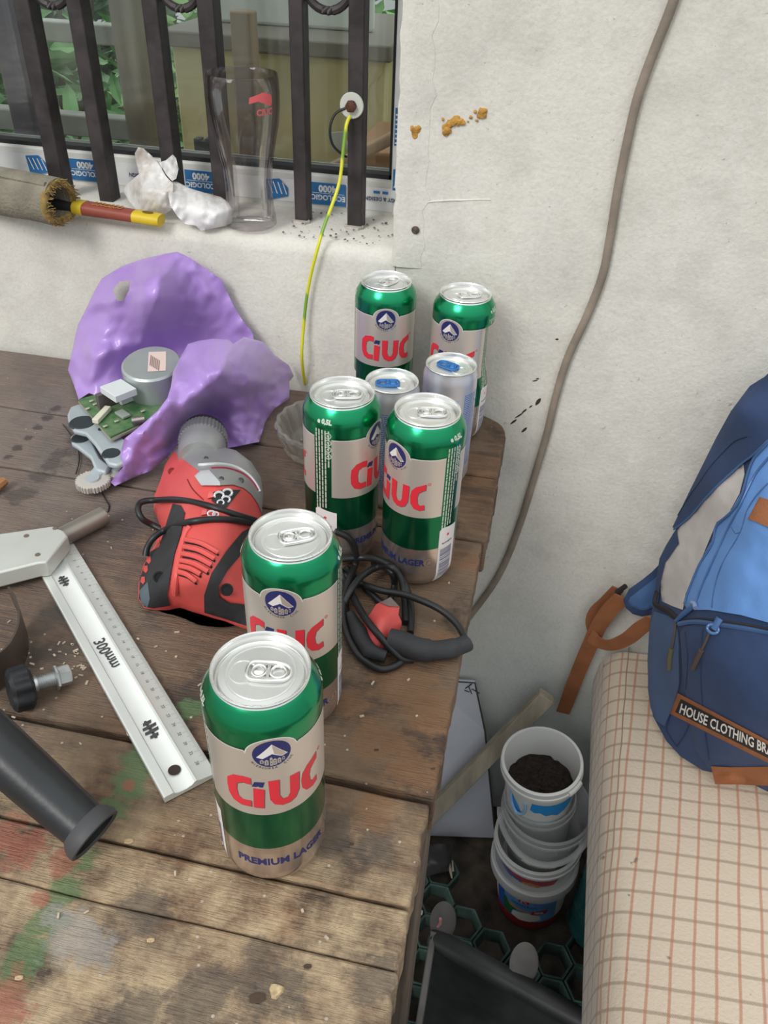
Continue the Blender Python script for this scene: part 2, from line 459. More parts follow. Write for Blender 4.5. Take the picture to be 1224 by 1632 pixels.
quad(pr, -0.214, -0.206, zf + 0.0075, zf + 0.0105); quad(pr, -0.203, -0.196, zf + 0.0075, zf + 0.0105)
for z0, z1 in ((0.262, 0.302), (0.212, 0.236)): quad(pr, -0.1910, -0.1790, z0, z1, FY - 0.0023)
mk('film_print', pr, FBLUE, fo)
pr = MB(); YB -= 0.0002
for xx in (-0.585, -0.43, -0.268):
    wallprint(pr, text2d('4000', 0.011, 0.0005, rot=math.pi, at=(0, 0)), YB, xx - 0.003, zf + 0.0075)
    wallprint(pr, text2d('ECOLOGIC', 0.0085, 0.0003, rot=math.pi), YB, xx - 0.002, zf - 0.003)
    quad(pr, xx - 0.022, xx + 0.018, zf + 0.0015, zf + 0.0021, YB)
for xx in (-0.655, -0.335):
    for k in range(4):
        x0 = xx - 0.011 + 0.006 * k; pr.add([Vector((x0, YB, zf + 0.010)), Vector((x0 + 0.0013, YB, zf + 0.010)), Vector((x0 + 0.006, YB, zf - 0.004)), Vector((x0 + 0.0047, YB, zf - 0.004))], [(0, 1, 2, 3)])
for k in range(7):
    z0 = 0.264 + 0.005 * k; quad(pr, -0.1902, -0.1862, z0, z0 + 0.0018, FY - 0.0026)
wallprint(pr, text2d('ECOLOGIC', 0.0055, 0.0002, rot=-math.pi / 2), FY - 0.0026, -0.1835, 0.282)
pr.add([Vector((-0.190, FY - .0026, 0.215)), Vector((-0.187, FY - .0026, 0.215)), Vector((-0.180, FY - .0026, 0.230)), Vector((-0.183, FY - .0026, 0.230))], [(0, 1, 2, 3)])
mk('film_lettering', pr, FILM, fo)
pr = MB(); wallprint(pr, text2d('ECOLOGY & DESIGN', 0.0062, 0.0002, rot=math.pi), YB, -0.196, zf + 0.0015)
wallprint(pr, text2d('ECOLOGY & DESIGN', 0.0062, 0.0002, rot=math.pi), YB, -0.50, zf + 0.0015)
mk('film_lettering', pr, FDARK, fo)

# ------------------------------------------------------------------ window grille
IRON = mat('painted_iron', (0.060, 0.050, 0.050), 0.50, 0.1, 0.5, 40, 0.12, 160)
RUST = mat('rust', (0.16, 0.07, 0.045), 0.8, 0.3, 0.5, 120, 0.3, 200)
CEM = mat('mortar', (0.62, 0.58, 0.53), 0.95, 0, 0.3, 60, 0.5, 120)
gy0, gy1 = 0.941, 0.963
gr = thing('window_grille', 'black iron window grille of paired square bars with scroll rings between them', 'window grille', (-0.5, 0.95, SILL))
bars = []
for xl, xr, yb in ((77, 100, 283), (156, 177, 305), (265, 287, 330), (342, 366, 338), (470, 490, 357), (553, 576, 357)):
    a = ony(xl, yb, gy0); c_ = ony(xr, yb, gy0)
    bars.append((a.x, c_.x)); 
    mk('bar', MB().bx(a.x, c_.x, gy0, gy1, SILL - 0.004, 0.94), IRON, gr, bevel=0.0015)
for k in (-1, -2, -3, -4):
    x = bars[0][0] + 0.135 * (k // 2) - (0 if k % 2 else 0.03)
for x in (bars[0][0] - 0.105, bars[0][0] - 0.172): mk('bar', MB().bx(x, x + 0.021, gy0, gy1, SILL - 0.004, 0.94), IRON, gr, bevel=0.0015)
for i, (pyb, ) in zip((0, 2, 4), ((9,), (14,), (17,))):
    xm = (bars[i][1] + bars[i + 1][0]) / 2; rad = (bars[i + 1][0] - bars[i][1]) / 2 + 0.001
    zb = ony(80, pyb, 0.952).z if i == 0 else ony(290 if i == 2 else 519, pyb, 0.952).z
    pts = [Vector((xm + rad * math.cos(a), 0.952, zb + rad + rad * math.sin(a))) for a in [2 * math.pi * k / 28 for k in range(28)]]
    mk('scroll_ring', MB().tube(pts, 0.0045, 8, loop=True), IRON, gr)
# earthing bolt on the last bar
bc = ony(561, 168, gy0)
Mx = Matrix.Rotation(math.pi / 2, 3, 'X')
mk('washer', MB().lathe([(0.0055, 0), (0.0125, 0), (0.0132, 0.001), (0.0125, 0.0024), (0.0055, 0.0024), (0.0055, 0)], 32, (bc.x, gy0 - 0.0001, bc.z), Mx), mat('washer_plastic', (0.62, 0.64, 0.58), 0.5), gr, label='pale round washer')
mk('bolt', MB().lathe([(0.0058, 0), (0.0062, 0.001), (0.0062, 0.0052), (0.0045, 0.0066), (0.0, 0.0070)], 6, (bc.x, gy0 - 0.0022, bc.z), Mx, cap=True), RUST, gr, label='rusty hexagonal bolt')
for xl, xr in bars[4:]:
    mb = MB(); mb.prism([(xl - 0.004 + 0.002 * math.sin(k * 2.1) + (xr - xl + 0.006) * (0.5 + 0.5 * math.cos(k * math.pi / 6)), gy0 - 0.007 + 0.016 * (0.5 + 0.5 * math.sin(k * math.pi / 6))) for k in range(12)], SILL - 0.002, SILL + 0.0045)
    mk('mortar_bed', mb, CEM, gr, bevel=0.001)
# earth wire, yellow with a green stripe
M_, t, b = newmat('earth_wire'); v = objvec(t, (1, 1, 1)); wv = N(t, 'ShaderNodeTexWave'); wv.inputs['Scale'].default_value = 5; wv.bands_direction = 'DIAGONAL'
t.links.new(v, wv.inputs[0]); t.links.new(ramp(t, wv.outputs[0], [(0.76, (0.74, 0.72, 0.04)), (0.86, (0.22, 0.42, 0.05))]), b.inputs['Base Color']); b.inputs['Roughness'].default_value = 0.4
wp = [Vector((bc.x - 0.001, gy0 - 0.0045, bc.z - 0.010))] + [ony(x, y, Y) for x, y, Y in ((552, 200, .930), (547, 240, .924), (541, 290, .915), (528, 330, .90), (516, 362, .884), (505, 400, .874), (495, 440, .874), (488, 480, .874), (483, 530, .872), (481, 570, .868))] + [onz(486, 612, 0.002)]
tag(mk('earth_wire', MB().tube(spline(wp, 5), 0.0019, 8), M_), 'thin yellow and green wire hanging from the bolt on the window bar', 'wire')
lp = [ony(x, y, Y) for x, y, Y in ((551, 172, .939), (534, 182, .936), (526, 205, .932), (530, 230, .932), (545, 246, .937), (552, 250, .944))]
tag(mk('black_wire', MB().tube(spline(lp, 6), 0.0014, 8), mat('black_pvc', (0.015, 0.015, 0.016), 0.4)), 'short loop of black wire coming off the last window bar under the washer', 'wire')

# ------------------------------------------------------------------ what stands behind the window
def leafbush(name, c, R, n, label, col, ls=0.05, parts=True, group=None):
    rnd = random.Random(name + str(c)); root = thing(name, label, 'shrub', c, group)
    mb = MB()
    for i in range(n):
        d = Vector((rnd.gauss(0, 1), rnd.gauss(0, 1), rnd.gauss(0, 1))).normalized() * (rnd.random() ** 0.4)
        p = Vector(c) + Vector((d.x * R[0], d.y * R[1], R[2] + d.z * R[2]))
        Mr = Matrix.Rotation(rnd.uniform(0, 6.28), 3, 'Z') @ Matrix.Rotation(rnd.uniform(-1.0, 1.0), 3, 'X') @ Matrix.Rotation(rnd.uniform(-.8, .8), 3, 'Y')
        s_ = ls * rnd.uniform(.7, 1.5)
        mb.add([p + Mr @ Vector(q) * s_ for q in ((-1, 0, 0), (-.35, -.32, .06), (.4, -.26, .05), (1, 0, -.15), (.4, .26, .05), (-.35, .32, .06), (0, 0, -.04))], [(0, 1, 6), (1, 2, 6), (2, 3, 6), (3, 4, 6), (4, 5, 6), (5, 0, 6)])
    o = mk('foliage', mb, mat('leaf_' + name, col, 0.55, 0, 0.6, 3), root, smooth=0); o['kind'] = 'stuff'
    st = MB()
    for i in range(5):
        a = i * 1.3; st.tube([Vector(c) + Vector((0.02 * math.cos(a), 0.02 * math.sin(a), 0)), Vector(c) + Vector((R[0] * .3 * math.cos(a), R[1] * .3 * math.sin(a), R[2])), Vector(c) + Vector((R[0] * .6 * math.cos(a), R[1] * .6 * math.sin(a), R[2] * 1.7))], [0.016, 0.011, 0.004], 6)
    mk('stems', st, mat('bark', (0.12, 0.09, 0.06), 0.9, 0, 0.4, 20, 0.5), root)
    return root
leafbush('leafy_shrub', (-1.42, 2.15, -T), (0.42, 0.30, 0.62), 900, 'green leafy shrub seen low through the left part of the window', (0.26, 0.52, 0.22))
leafbush('fern_bush', (-1.20, 2.80, -T), (0.26, 0.20, 0.55), 700, 'green bush behind the brown trunk outside the window', (0.34, 0.60, 0.22), 0.045)
leafbush('tall_hedge', (-2.3, 3.6, -T), (1.2, 0.35, 0.75), 1500, 'darker tall hedge at the far back of the garden behind the window', (0.30, 0.46, 0.30), 0.09)
leafbush('pale_bush', (-0.42, 2.25, -T), (0.22, 0.2, 0.66), 420, 'green bush at the right edge of the window behind the ribbed panel', (0.34, 0.66, 0.24), 0.05)
BARK = mat('trunk_bark', (0.40, 0.36, 0.29), 0.9, 0, 0.5, 16, 0.6, 30, stretch=(1, 1, .2))
tk = MB().tube([(-0.80, 1.60, -T), (-0.79, 1.60, -.2), (-0.80, 1.60, 0.3), (-0.785, 1.61, 1.3)], [0.05, 0.042, 0.036, 0.03], 14)
tag(mk('tree_trunk', tk, BARK), 'slim brown tree trunk standing just outside the window', 'tree')
tag(mk('fence_post', MB().bx(-1.02, -0.975, 1.50, 1.55, -T, 1.0), mat('post_dark', (0.20, 0.18, 0.22), 0.85, 0, 0.3, 12), bevel=0.004), 'dark square post outside the left end of the window', 'post')
tag(mk('garden_rail', MB().bx(-1.9, -0.82, 1.62, 1.66, 0.075, 0.115), mat('rail_grey', (0.52, 0.53, 0.48), 0.8, 0, 0.3, 10), bevel=0.003), 'horizontal grey rail crossing low behind the left window bars', 'rail')
tag(mk('garden_rail', MB().bx(-1.9, -0.80, 1.66, 1.70, 0.235, 0.27), MATS['rail_grey'], bevel=0.003), 'horizontal grey rail higher up behind the left window bars', 'rail')
OLIVE = mat('olive_board', (0.80, 0.70, 0.38), 0.55, 0, 0.18, 5)
bd = thing('olive_cabinet', 'olive yellow board front standing behind the window on the right', 'cabinet', (-0.45, 1.42, -T))
mk('front', MB().bx(-0.635, -0.285, 1.40, 1.418, -T, 0.285), OLIVE, bd, bevel=0.003)
mk('side', MB().bx(-0.635, -0.62, 1.418, 1.75, -T, 0.285), OLIVE, bd, bevel=0.003)
mk('side', MB().bx(-0.300, -0.285, 1.418, 1.75, -T, 0.285), OLIVE, bd, bevel=0.003)
mk('top', MB().bx(-0.65, -0.275, 1.385, 1.76, 0.285, 0.308), mat('dark_ledge', (0.24, 0.22, 0.18), 0.7), bd, bevel=0.003)
tag(mk('white_sheet', MB().bx(-0.60, -0.33, 1.50, 1.52, 0.308, 0.70), mat('sheet_white', (0.82, 0.85, 0.80), 0.6, 0, 0.2, 9, 0.15, 20), bevel=0.006), 'greyish white sheet standing on the dark top of the olive cabinet', 'panel')
a = ony(393, 155, 1.30); c_ = ony(396, 18, 1.30)
tag(mk('wooden_stake', MB().bx(a.x - .017, a.x + .017, 1.295, 1.32, -T, c_.z), mat('stake', (0.38, 0.28, 0.18), 0.85, 0, 0.4, 14, 0.4, 40, stretch=(1, 1, .15)), bevel=0.003), 'brown wooden stake rising in front of the olive cabinet behind the window', 'stake')
rp = thing('ribbed_panel', 'dark ribbed panel at the right edge of the window above the brown crate', 'panel', (-.27, 1.52, -T))
RB = mat('rib_dark', (0.10, 0.11, 0.10), 0.6)
mk('sheet', MB().bx(-0.268, -0.200, 1.53, 1.54, -T, 0.33), RB, rp)
for k in range(8): mk('rib', MB().bx(-0.267 + 0.0085 * k, -0.2632 + 0.0085 * k, 1.522, 1.53, -T, 0.33), RB, rp)
BRN = mat('crate_brown', (0.46, 0.26, 0.13), 0.7, 0, 0.3, 8, 0.2, 30)
tag(mk('brown_crate', MB().bx(-0.275, -0.02, 1.12, 1.30, -T, 0.222), BRN, bevel=0.004), 'orange brown wooden crate behind the right end of the window', 'crate')
tag(mk('copper_pipe', MB().tube([ony(497, 285, 1.10), ony(636, 214, 1.10), ony(700, 180, 1.10)], 0.0078, 12), mat('copper', (0.62, 0.42, 0.28), 0.45, 0.2, 0.2, 20)), 'thin copper coloured pipe slanting up behind the window pane', 'pipe')
tag(mk('white_label_card', MB().prism([(p.x, p.z) for p in [ony(x, y, 1.38) for x, y in ((522, 212), (548, 210), (556, 236), (530, 240))]], -1.384, -1.378, Matrix(((1, 0, 0), (0, 0, -1), (0, 1, 0)))), mat('card', (0.62, 0.64, 0.58), 0.6)), 'small pale card behind the window beside the last bar', 'card')
dk = MB()
for x0, x1, y0, y1 in ((312, 318, 222, 258), (321, 327, 226, 258), (330, 335, 222, 258), (338, 344, 230, 258)):
    a = ony(x0, y1, 1.2); c_ = ony(x1, y0, 1.2); dk.bx(a.x, c_.x, 1.2, 1.215, a.z, c_.z)
a = ony(308, 262, 1.2); c_ = ony(350, 256, 1.2); dk.bx(a.x, c_.x, 1.19, 1.23, -T, c_.z)
tag(mk('dark_rack', dk, mat('rack_dark', (0.05, 0.055, 0.065), 0.6)), 'small dark rack low in front of the olive cabinet behind the pane', 'rack')
tag(mk('red_planter', MB().bx(-0.95, -0.66, 1.36, 1.50, -T, 0.085).bx(-0.96, -0.65, 1.35, 1.51, 0.07, 0.092), mat('planter_red', (0.22, 0.06, 0.05), 0.7, 0, 0.3, 10), bevel=0.004), 'dull red planter box low behind the window between the left bars', 'planter')

# ------------------------------------------------------------------ marks on the wall
FOAM = mat('foam_orange', (0.62, 0.33, 0.07), 0.85, 0, 0.45, 160, 0.6, 220)
def foam(pts, label):
    mb = MB()
    for x, y, r in pts:
        p = ony(x, y, YW - 0.001); mb.sphere(p, r, 10, 7, (1, .55, 1), 0.5)
    tag(mk('foam_blob', mb, FOAM, smooth=0), label, 'foam')
foam([(657, 205, .0048), (664, 206, .0048), (660, 212, .0050), (657, 213, .0035), (667, 203, .003)], 'dried orange foam blob on the plaster right beside the window edge')
foam([(712, 208, .0046), (709, 203, .0030), (716, 199, .0042), (722, 195, .0040), (727, 190, .0040), (733, 194, .0034), (738, 196, .0026), (712, 212, .003), (706, 190, .0014), (730, 199, .0016)], 'larger crumbly orange foam smear on the wall right of the small blob')
foam([(768, 180, .0040), (772, 184, .0026), (763, 185, .0024), (757, 178, .0016), (750, 187, .0016), (760, 192, .0014), (773, 177, .0024), (746, 194, .0010)], 'scattered orange foam crumbs furthest right on the wall')
p = ony(662, 367, YW - 0.003)
sc_ = thing('wall_screw', 'dark cross head screw in the plaster below the window corner', 'screw', p)
mk('head', MB().lathe([(0.0, 0), (0.0030, 0), (0.0040, 0.0006), (0.0044, 0.0018), (0.0, 0.003)], 20, p + Vector((0, 0.002, 0)), Mx), mat('screw_steel', (0.13, 0.10, 0.09), 0.5, 0.7), sc_)
mk('cross_slot', MB().box(p + Vector((0, 0.0019, 0)), (0.0045, 0.0006, 0.0009)).box(p + Vector((0, 0.0019, 0)), (0.0009, 0.0006, 0.0045)), mat('hole', (0.01, 0.01, 0.01), 0.9), sc_)
CAB = mat('cable_grey', (0.32, 0.265, 0.21), 0.75, 0, 0.3, 24, 0.2, 120)
cp_ = [Vector((0.16, YW - .0045, 1.10)), Vector((0.13, YW - .0045, 0.80)), Vector((0.095, YW - .0045, 0.55))] + [ony(x, y, YW - 0.004) for x, y in ((1074, 0), (1045, 75), (1018, 150), (1000, 225), (985, 300), (973, 375), (960, 440), (935, 505), (905, 570), (885, 635), (872, 690), (850, 765), (832, 825), (810, 885), (790, 925), (768, 957), (748, 983))] + [Vector((-0.06, YW - .004, -.42)), Vector((-0.12, YW - .004, -.62)), Vector((-0.14, YW - .004, -.80))]
tag(mk('wall_cable', MB().tube(spline(cp_, 5), 0.0046, 10), CAB), 'grey brown cable running down the bare wall behind the bench end', 'cable')
DIRT = mat('tar', (0.05, 0.035, 0.03), 0.9)
mb = MB()
for x, y, l, w_, a in ((858, 640, .0085, .0038, 1.2), (853, 607, .005, .0016, .4), (836, 655, .006, .0020, .9), (828, 662, .010, .0018, .8), (819, 672, .008, .0024, .9), (836, 685, .0075, .0028, 1.0), (846, 648, .004, .0016, .9), (888, 541, .003, .002, .2), (857, 604, .003, .0018, .3)):
    p = ony(x, y, YW - 0.0004); c_, s_ = math.cos(a), math.sin(a)
    mb.add([p + Vector((l * dx * c_ - w_ * dz * s_, -0.0006 if k == 8 else 0.001, l * dx * s_ + w_ * dz * c_)) for k, (dx, dz) in enumerate([(math.cos(q * .785) * (1 + .3 * math.sin(q * 5)), math.sin(q * .785)) for q in range(8)] + [(0, 0)])], [(q, (q + 1) % 8, 8) for q in range(8)])
o = mk('tar_smear', mb, DIRT, wr_)

# ------------------------------------------------------------------ the workbench
M_, t, b = newmat('bench_wood')
geo = N(t, 'ShaderNodeNewGeometry'); v = geo.outputs['Position']; mpg = N(t, 'ShaderNodeMapping'); mpg.inputs['Scale'].default_value = (1.6, 16, 16); t.links.new(v, mpg.inputs[0]); vg = mpg.outputs[0]; sep = N(t, 'ShaderNodeSeparateXYZ'); t.links.new(v, sep.inputs[0])
g1 = noi(t, vg, 9, 9, 0.65); g2 = noi(t, v, 7, 8, 0.62); g3 = noi(t, v, 26, 7, 0.7); g4 = noi(t, vg, 40, 4, 0.6)
Xc, Yc = sep.outputs[0], sep.outputs[1]
gm = mth(t, 'ADD', mth(t, 'MULTIPLY', g1, 0.55), mth(t, 'MULTIPLY', noi(t, v, 16, 8, 0.7), 0.45))
c = ramp(t, gm, [(0.32, (0.045, 0.025, 0.015)), (0.48, (0.135, 0.075, 0.042)), (0.70, (0.33, 0.185, 0.095))])
c = mixc(t, ramp(t, g2, [(0.45, (0, 0, 0)), (0.56, (0.85, 0.85, 0.85))]), c, mixc(t, g3, (0.085, 0.060, 0.043), (0.29, 0.195, 0.120)))
c = mixc(t, ramp(t, noi(t, v, 11, 6, 0.7), [(0.51, (0, 0, 0)), (0.62, (0.9, 0.9, 0.9))]), c, (0.050, 0.034, 0.026))
# sun-bleached, dustier boards towards the left and back
dust = mth(t, 'MULTIPLY', ramp(t, Xc, [(0.0, (1, 1, 1)), (1.0, (0, 0, 0))]), 1.0)
mr = N(t, 'ShaderNodeMapRange'); mr.inputs[1].default_value = -0.10; mr.inputs[2].default_value = -0.42; t.links.new(Xc, mr.inputs[0])
mr2 = N(t, 'ShaderNodeMapRange'); mr2.inputs[1].default_value = 0.28; mr2.inputs[2].default_value = 0.60; t.links.new(Yc, mr2.inputs[0])
c = mixc(t, mth(t, 'MULTIPLY', mth(t, 'MULTIPLY', mr.outputs[0], mr2.outputs[0]), 0.62), c, mixc(t, g2, (0.12, 0.100, 0.092), (0.33, 0.285, 0.255)))
# front boards are paler
mr3 = N(t, 'ShaderNodeMapRange'); mr3.inputs[1].default_value = 0.345; mr3.inputs[2].default_value = 0.25; t.links.new(Yc, mr3.inputs[0])
c = mixc(t, mth(t, 'MULTIPLY', mth(t, 'MULTIPLY', mr3.outputs[0], ramp(t, g3, [(0.38, (0, 0, 0)), (0.62, (1, 1, 1))])), 0.85), c, (0.56, 0.42, 0.26))
def splash_and_shade(c, segs, col, rad, amt):
    """noisy colour along bench-top points: spilt paint, wood tones and painted groove shadows"""
    tot = None
    for (x, y, r) in segs:
        dx = mth(t, 'SUBTRACT', Xc, x); dy = mth(t, 'SUBTRACT', Yc, y)
        q = mth(t, 'SUBTRACT', 1.0, mth(t, 'DIVIDE', mth(t, 'SQRT', mth(t, 'ADD', mth(t, 'MULTIPLY', dx, dx), mth(t, 'MULTIPLY', dy, dy))), r))
        tot = q if tot is None else mth(t, 'MAXIMUM', tot, q)
    k = mth(t, 'ADD', tot, mth(t, 'MULTIPLY', mth(t, 'SUBTRACT', noi(t, v, 60, 6, 0.75), 0.52), 2.6))
    return mixc(t, mth(t, 'MULTIPLY', ramp(t, k, [(0.10, (0, 0, 0)), (0.45, (1, 1, 1))]), amt), c, col)
def pts2(*pp): return [(onz(x, y).x, onz(x, y).y, r) for x, y, r in pp]
c = splash_and_shade(c, pts2((225, 1215, .022), (205, 1245, .022), (180, 1285, .016), (130, 1370, .014), (105, 1420, .016), (75, 1470, .017), (50, 1515, .017), (20, 1560, .016), (305, 1130, .014), (285, 1165, .010)), (0.10, 0.185, 0.075), 0, 0.75)
c = splash_and_shade(c, pts2((40, 1350, .020), (100, 1370, .013), (5, 1330, .02), (62, 1432, .008), (5, 1590, .018), (10, 1620, .015), (255, 1235, .010), (205, 1250, .006)), (0.36, 0.115, 0.075), 0, 0.7)
c = splash_and_shade(c, pts2((115, 1490, .022), (150, 1510, .018), (95, 1465, .013)), (0.33, 0.31, 0.29), 0, 0.65)
c = splash_and_shade(c, pts2((320, 1600, .03), (200, 1640, .03), (420, 1560, .03), (590, 1560, .02), (520, 1330, .025), (600, 1350, .02), (230, 1450, .02)), (0.085, 0.072, 0.06), 0, 0.6)
c = splash_and_shade(c, pts2((90, 650, .010), (75, 665, .008), (60, 680, .008), (45, 697, .008), (28, 712, .008), (10, 728, .008), (120, 660, .012)), (0.055, 0.040, 0.042), 0, 0.8)  # shadow lines of the gouged groove at the left, painted into the wood
c = splash_and_shade(c, pts2((125, 700, .016), (105, 720, .016), (85, 740, .018), (60, 760, .016), (30, 790, .02), (150, 690, .014), (205, 830, .02), (190, 850, .02)), (0.075, 0.058, 0.050), 0, 0.7)  # dark smear that goes with the painted groove shadows
c = splash_and_shade(c, pts2((600, 1180, .03), (640, 1090, .04), (690, 1130, .03), (560, 1120, .02), (700, 1030, .03), (660, 1230, .03), (765, 760, .02), (750, 900, .02), (600, 1290, .02)), (0.25, 0.130, 0.062), 0, 0.62)
vor = N(t, 'ShaderNodeTexVoronoi'); vor.inputs['Scale'].default_value = 85; t.links.new(v, vor.inputs['Vector'])
fl = mth(t, 'MULTIPLY', mth(t, 'LESS_THAN', vor.outputs['Distance'], 0.085), mth(t, 'GREATER_THAN', noi(t, v, 5, 2), 0.52))
c = mixc(t, mth(t, 'MULTIPLY', fl, 0.8), c, (0.55, 0.47, 0.38))
t.links.new(c, b.inputs['Base Color'])
t.links.new(ramp(t, g3, [(0.3, (0.50, 0.50, 0.50)), (0.7, (0.8, 0.8, 0.8))]), b.inputs['Roughness'])
bumpto(t, b, mth(t, 'ADD', mth(t, 'MULTIPLY', g4, 0.8), mth(t, 'ADD', mth(t, 'MULTIPLY', g3, 0.9), mth(t, 'MULTIPLY', g1, 0.9))), 0.75, 0.004)
BENCH = M_
bench = thing('workbench', 'old plank workbench with stained worn boards and paint splashes against the wall', 'workbench', (-0.55, 0.35, -T))
seams = [-0.24, -0.07, 0.2215, 0.2600, 0.3375, 0.6285, 0.7400, 0.868]
ends = [-0.021, -0.021, -0.0213, -0.0215, -0.0185, -0.0145, -0.0150]
TH = 0.042
for i in range(7):
    y0, y1 = seams[i], seams[i + 1]; gp = (0.0007, 0.0007, 0.0005, 0.0012, 0.0028, 0.0022, 0.0012, 0)[i]; gp1 = (0.0007, 0.0005, 0.0012, 0.0028, 0.0022, 0.0012, 0, 0)[i]
    top = -0.0015 * ((i * 37) % 3) / 2 if i < 3 else -0.0008 * (i % 2)
    out = []
    nx = 40
    for k in range(nx + 1):
        x = -1.25 + (ends[i] + 1.25) * k / nx; out.append((x, y0 + gp + 0.0012 * noise.noise(Vector((x * 12, i * 3, 0)))))
    ne = max(6, int((y1 - y0) / 0.006))
    for k in range(1, ne):
        y = y0 + gp + (y1 - gp1 - y0 - gp) * k / ne
        e = 0.0022 * noise.noise(Vector((3, y * 60, 0))) + 0.0018 * noise.noise(Vector((8, y * 170, 1)))
        if i == 6 and y > 0.835: e -= 0.030 * ((y - 0.835) / 0.033) ** 2
        if i == 4 and y < 0.350: e -= 0.003 * (0.350 - y) / 0.0125
        out.append((ends[i] + e, y))
    for k in range(nx + 1):
        x = ends[i] - (0.030 if i == 6 else 0) + (-1.25 - ends[i]) * k / nx; out.append((x, y1 - gp1 + 0.0012 * noise.noise(Vector((x * 12, (i + 1) * 3, 0)))))
    mk('plank', MB().prism(out, -TH, top), BENCH, bench, bevel=0.0022, bseg=2)
LEGW = mat('leg_wood', (0.13, 0.10, 0.075), 0.9, 0, 0.5, 18, 0.4, 40, stretch=(3, 3, .3))
for x, y in ((-0.052, 0.33), (-0.20, 0.79), (-1.14, 0.02), (-1.14, 0.79)):
    mk('leg', MB().bx(x - 0.032, x + 0.032, y - 0.04, y + 0.04, -T, -TH), LEGW, bench, bevel=0.003)
for y in (0.03, 0.76): mk('apron', MB().bx(-1.10, -0.09, y - 0.012, y + 0.012, -0.15, -TH), LEGW, bench, bevel=0.002)
mk('nail_plug', MB().lathe([(0.0, 0.0004), (0.0034, 0.0006), (0.0042, -0.001)], 10, onz(440, 1578, 0.0002), None, False, lambda a, z: 1 + .2 * math.sin(3 * a)), mat('plug_pale', (0.60, 0.46, 0.26), 0.8, 0, 0.4, 300), bench)
for x, y, r in ((600, 1195, .0016), (693, 1178, .0016), (205, 1340, .0026), (240, 1498, .0020), (30, 1558, .0020), (490, 1540, .002), (410, 1590, .004), (690, 1555 - 330, .0015), (560, 1345, .0014)):
    mk('knot_hole', MB().lathe([(0.0, -0.0004), (r * .6, 0.0002), (r, -0.0002)], 8, onz(x, y, 0.0002), None, False, lambda a, z: 1 + .3 * math.sin(2 * a + 1)), mat('knot', (0.07, 0.045, 0.03), 0.9) if x not in (205, 240, 30) else mat('knot_pale', (0.50, 0.36, 0.22), 0.9), bench)
mb = MB(); rnd = random.Random(8)
for k in range(170):
    x = rnd.uniform(-0.5, -0.03); y = rnd.uniform(0.16, 0.62)
    if rnd.random() < .5: x = rnd.gauss(-0.31, 0.03); y = rnd.gauss(0.40, 0.02)
    a = rnd.uniform(0, 3.1); l = rnd.uniform(.0006, .0022); w_ = rnd.uniform(.0004, .0009)
    mb.box((x, y, 0.0006), (2 * l, 2 * w_, 0.0009), Matrix.Rotation(a, 3, 'Z'))
o = mk('wood_chips', mb, mat('chips', (0.60, 0.50, 0.38), 0.9, 0, 0.3, 80), smooth=0); tag(o, 'pale wood chips and dust scattered on the bench top', 'debris', kind='stuff')
# ================================================================== beer cans
M_, t, b = newmat('can_green'); v = objvec(t)
sep = N(t, 'ShaderNodeSeparateXYZ'); tc = N(t, 'ShaderNodeTexCoord'); t.links.new(tc.outputs['Object'], sep.inputs[0])
GRN = (0.006, 0.190, 0.082)
zz = sep.outputs[2]
low_ = mth(t, 'LESS_THAN', zz, 0.0470); hi_ = mth(t, 'GREATER_THAN', zz, 0.1648)
c = mixc(t, low_, mixc(t, mth(t, 'GREATER_THAN', zz, 0.1418), GRN, (0.008, 0.290, 0.120)), (0.66, 0.58, 0.53)); c = mixc(t, hi_, c, (0.86, 0.86, 0.86))
for z0 in (0.0455, 0.0425, 0.0200, 0.0180, 0.0160): # faint printed lines round the foot
    c = mixc(t, mth(t, 'MULTIPLY', mth(t, 'LESS_THAN', mth(t, 'ABSOLUTE', mth(t, 'SUBTRACT', zz, z0)), 0.00035), 0.55), c, (0.62, 0.40, 0.36))
t.links.new(c, b.inputs['Base Color']); b.inputs['Metallic'].default_value = 0.88
b.inputs['Roughness'].default_value = 0.22
b.inputs['Coat Weight'].default_value = 0.25; b.inputs['Coat Roughness'].default_value = 0.15
CGREEN = M_
ALU = mat('aluminium_bright', (0.93, 0.93, 0.91), 0.27, 0.88, 0.05, 60)
ALUL = mat('aluminium_lid', (0.84, 0.85, 0.82), 0.30, 0.82, 0.06, 30)
CSIL = mat('can_silver', (0.72, 0.66, 0.60), 0.36, 0.62)
CRED = mat('can_red', (0.72, 0.030, 0.050), 0.40, 0.0)
CNAVY = mat('can_navy', (0.022, 0.028, 0.135), 0.42, 0.0)
CSHD = mat('can_shadow', (0.17, 0.12, 0.11), 0.4, 0.3)
CPALE = mat('can_pale', (0.60, 0.66, 0.55), 0.4, 0.2)
CWHT = mat('can_white', (0.80, 0.76, 0.74), 0.4)
CBLK = mat('can_black', (0.05, 0.05, 0.07), 0.45)
CGLD = mat('can_bronze', (0.45, 0.28, 0.22), 0.4, 0.3)
RB_ = 0.0331
def wrap(mb, sh, mi, eps, R=RB_):
    mb.cur = mi
    vs = []
    for s, z in sh[0]:
        th = s / R; q = R if R != RB_ or z >= 0.020 else float(np.interp(z, [0.0008, 0.0055, 0.0105, 0.0145, 0.0200], [0.0258, 0.0285, 0.0312, 0.0325, RB_]))
        vs.append(Vector(((q + eps) * math.sin(th), -(q + eps) * math.cos(th), z)))
    mb.add(vs, sh[1])
HM = 0.003
def mm(pp): return [(a / 1000, c / 1000) for a, c in pp]
LM = [CSIL, CNAVY, CRED, CSHD, CWHT, CBLK, CPALE, CGLD]
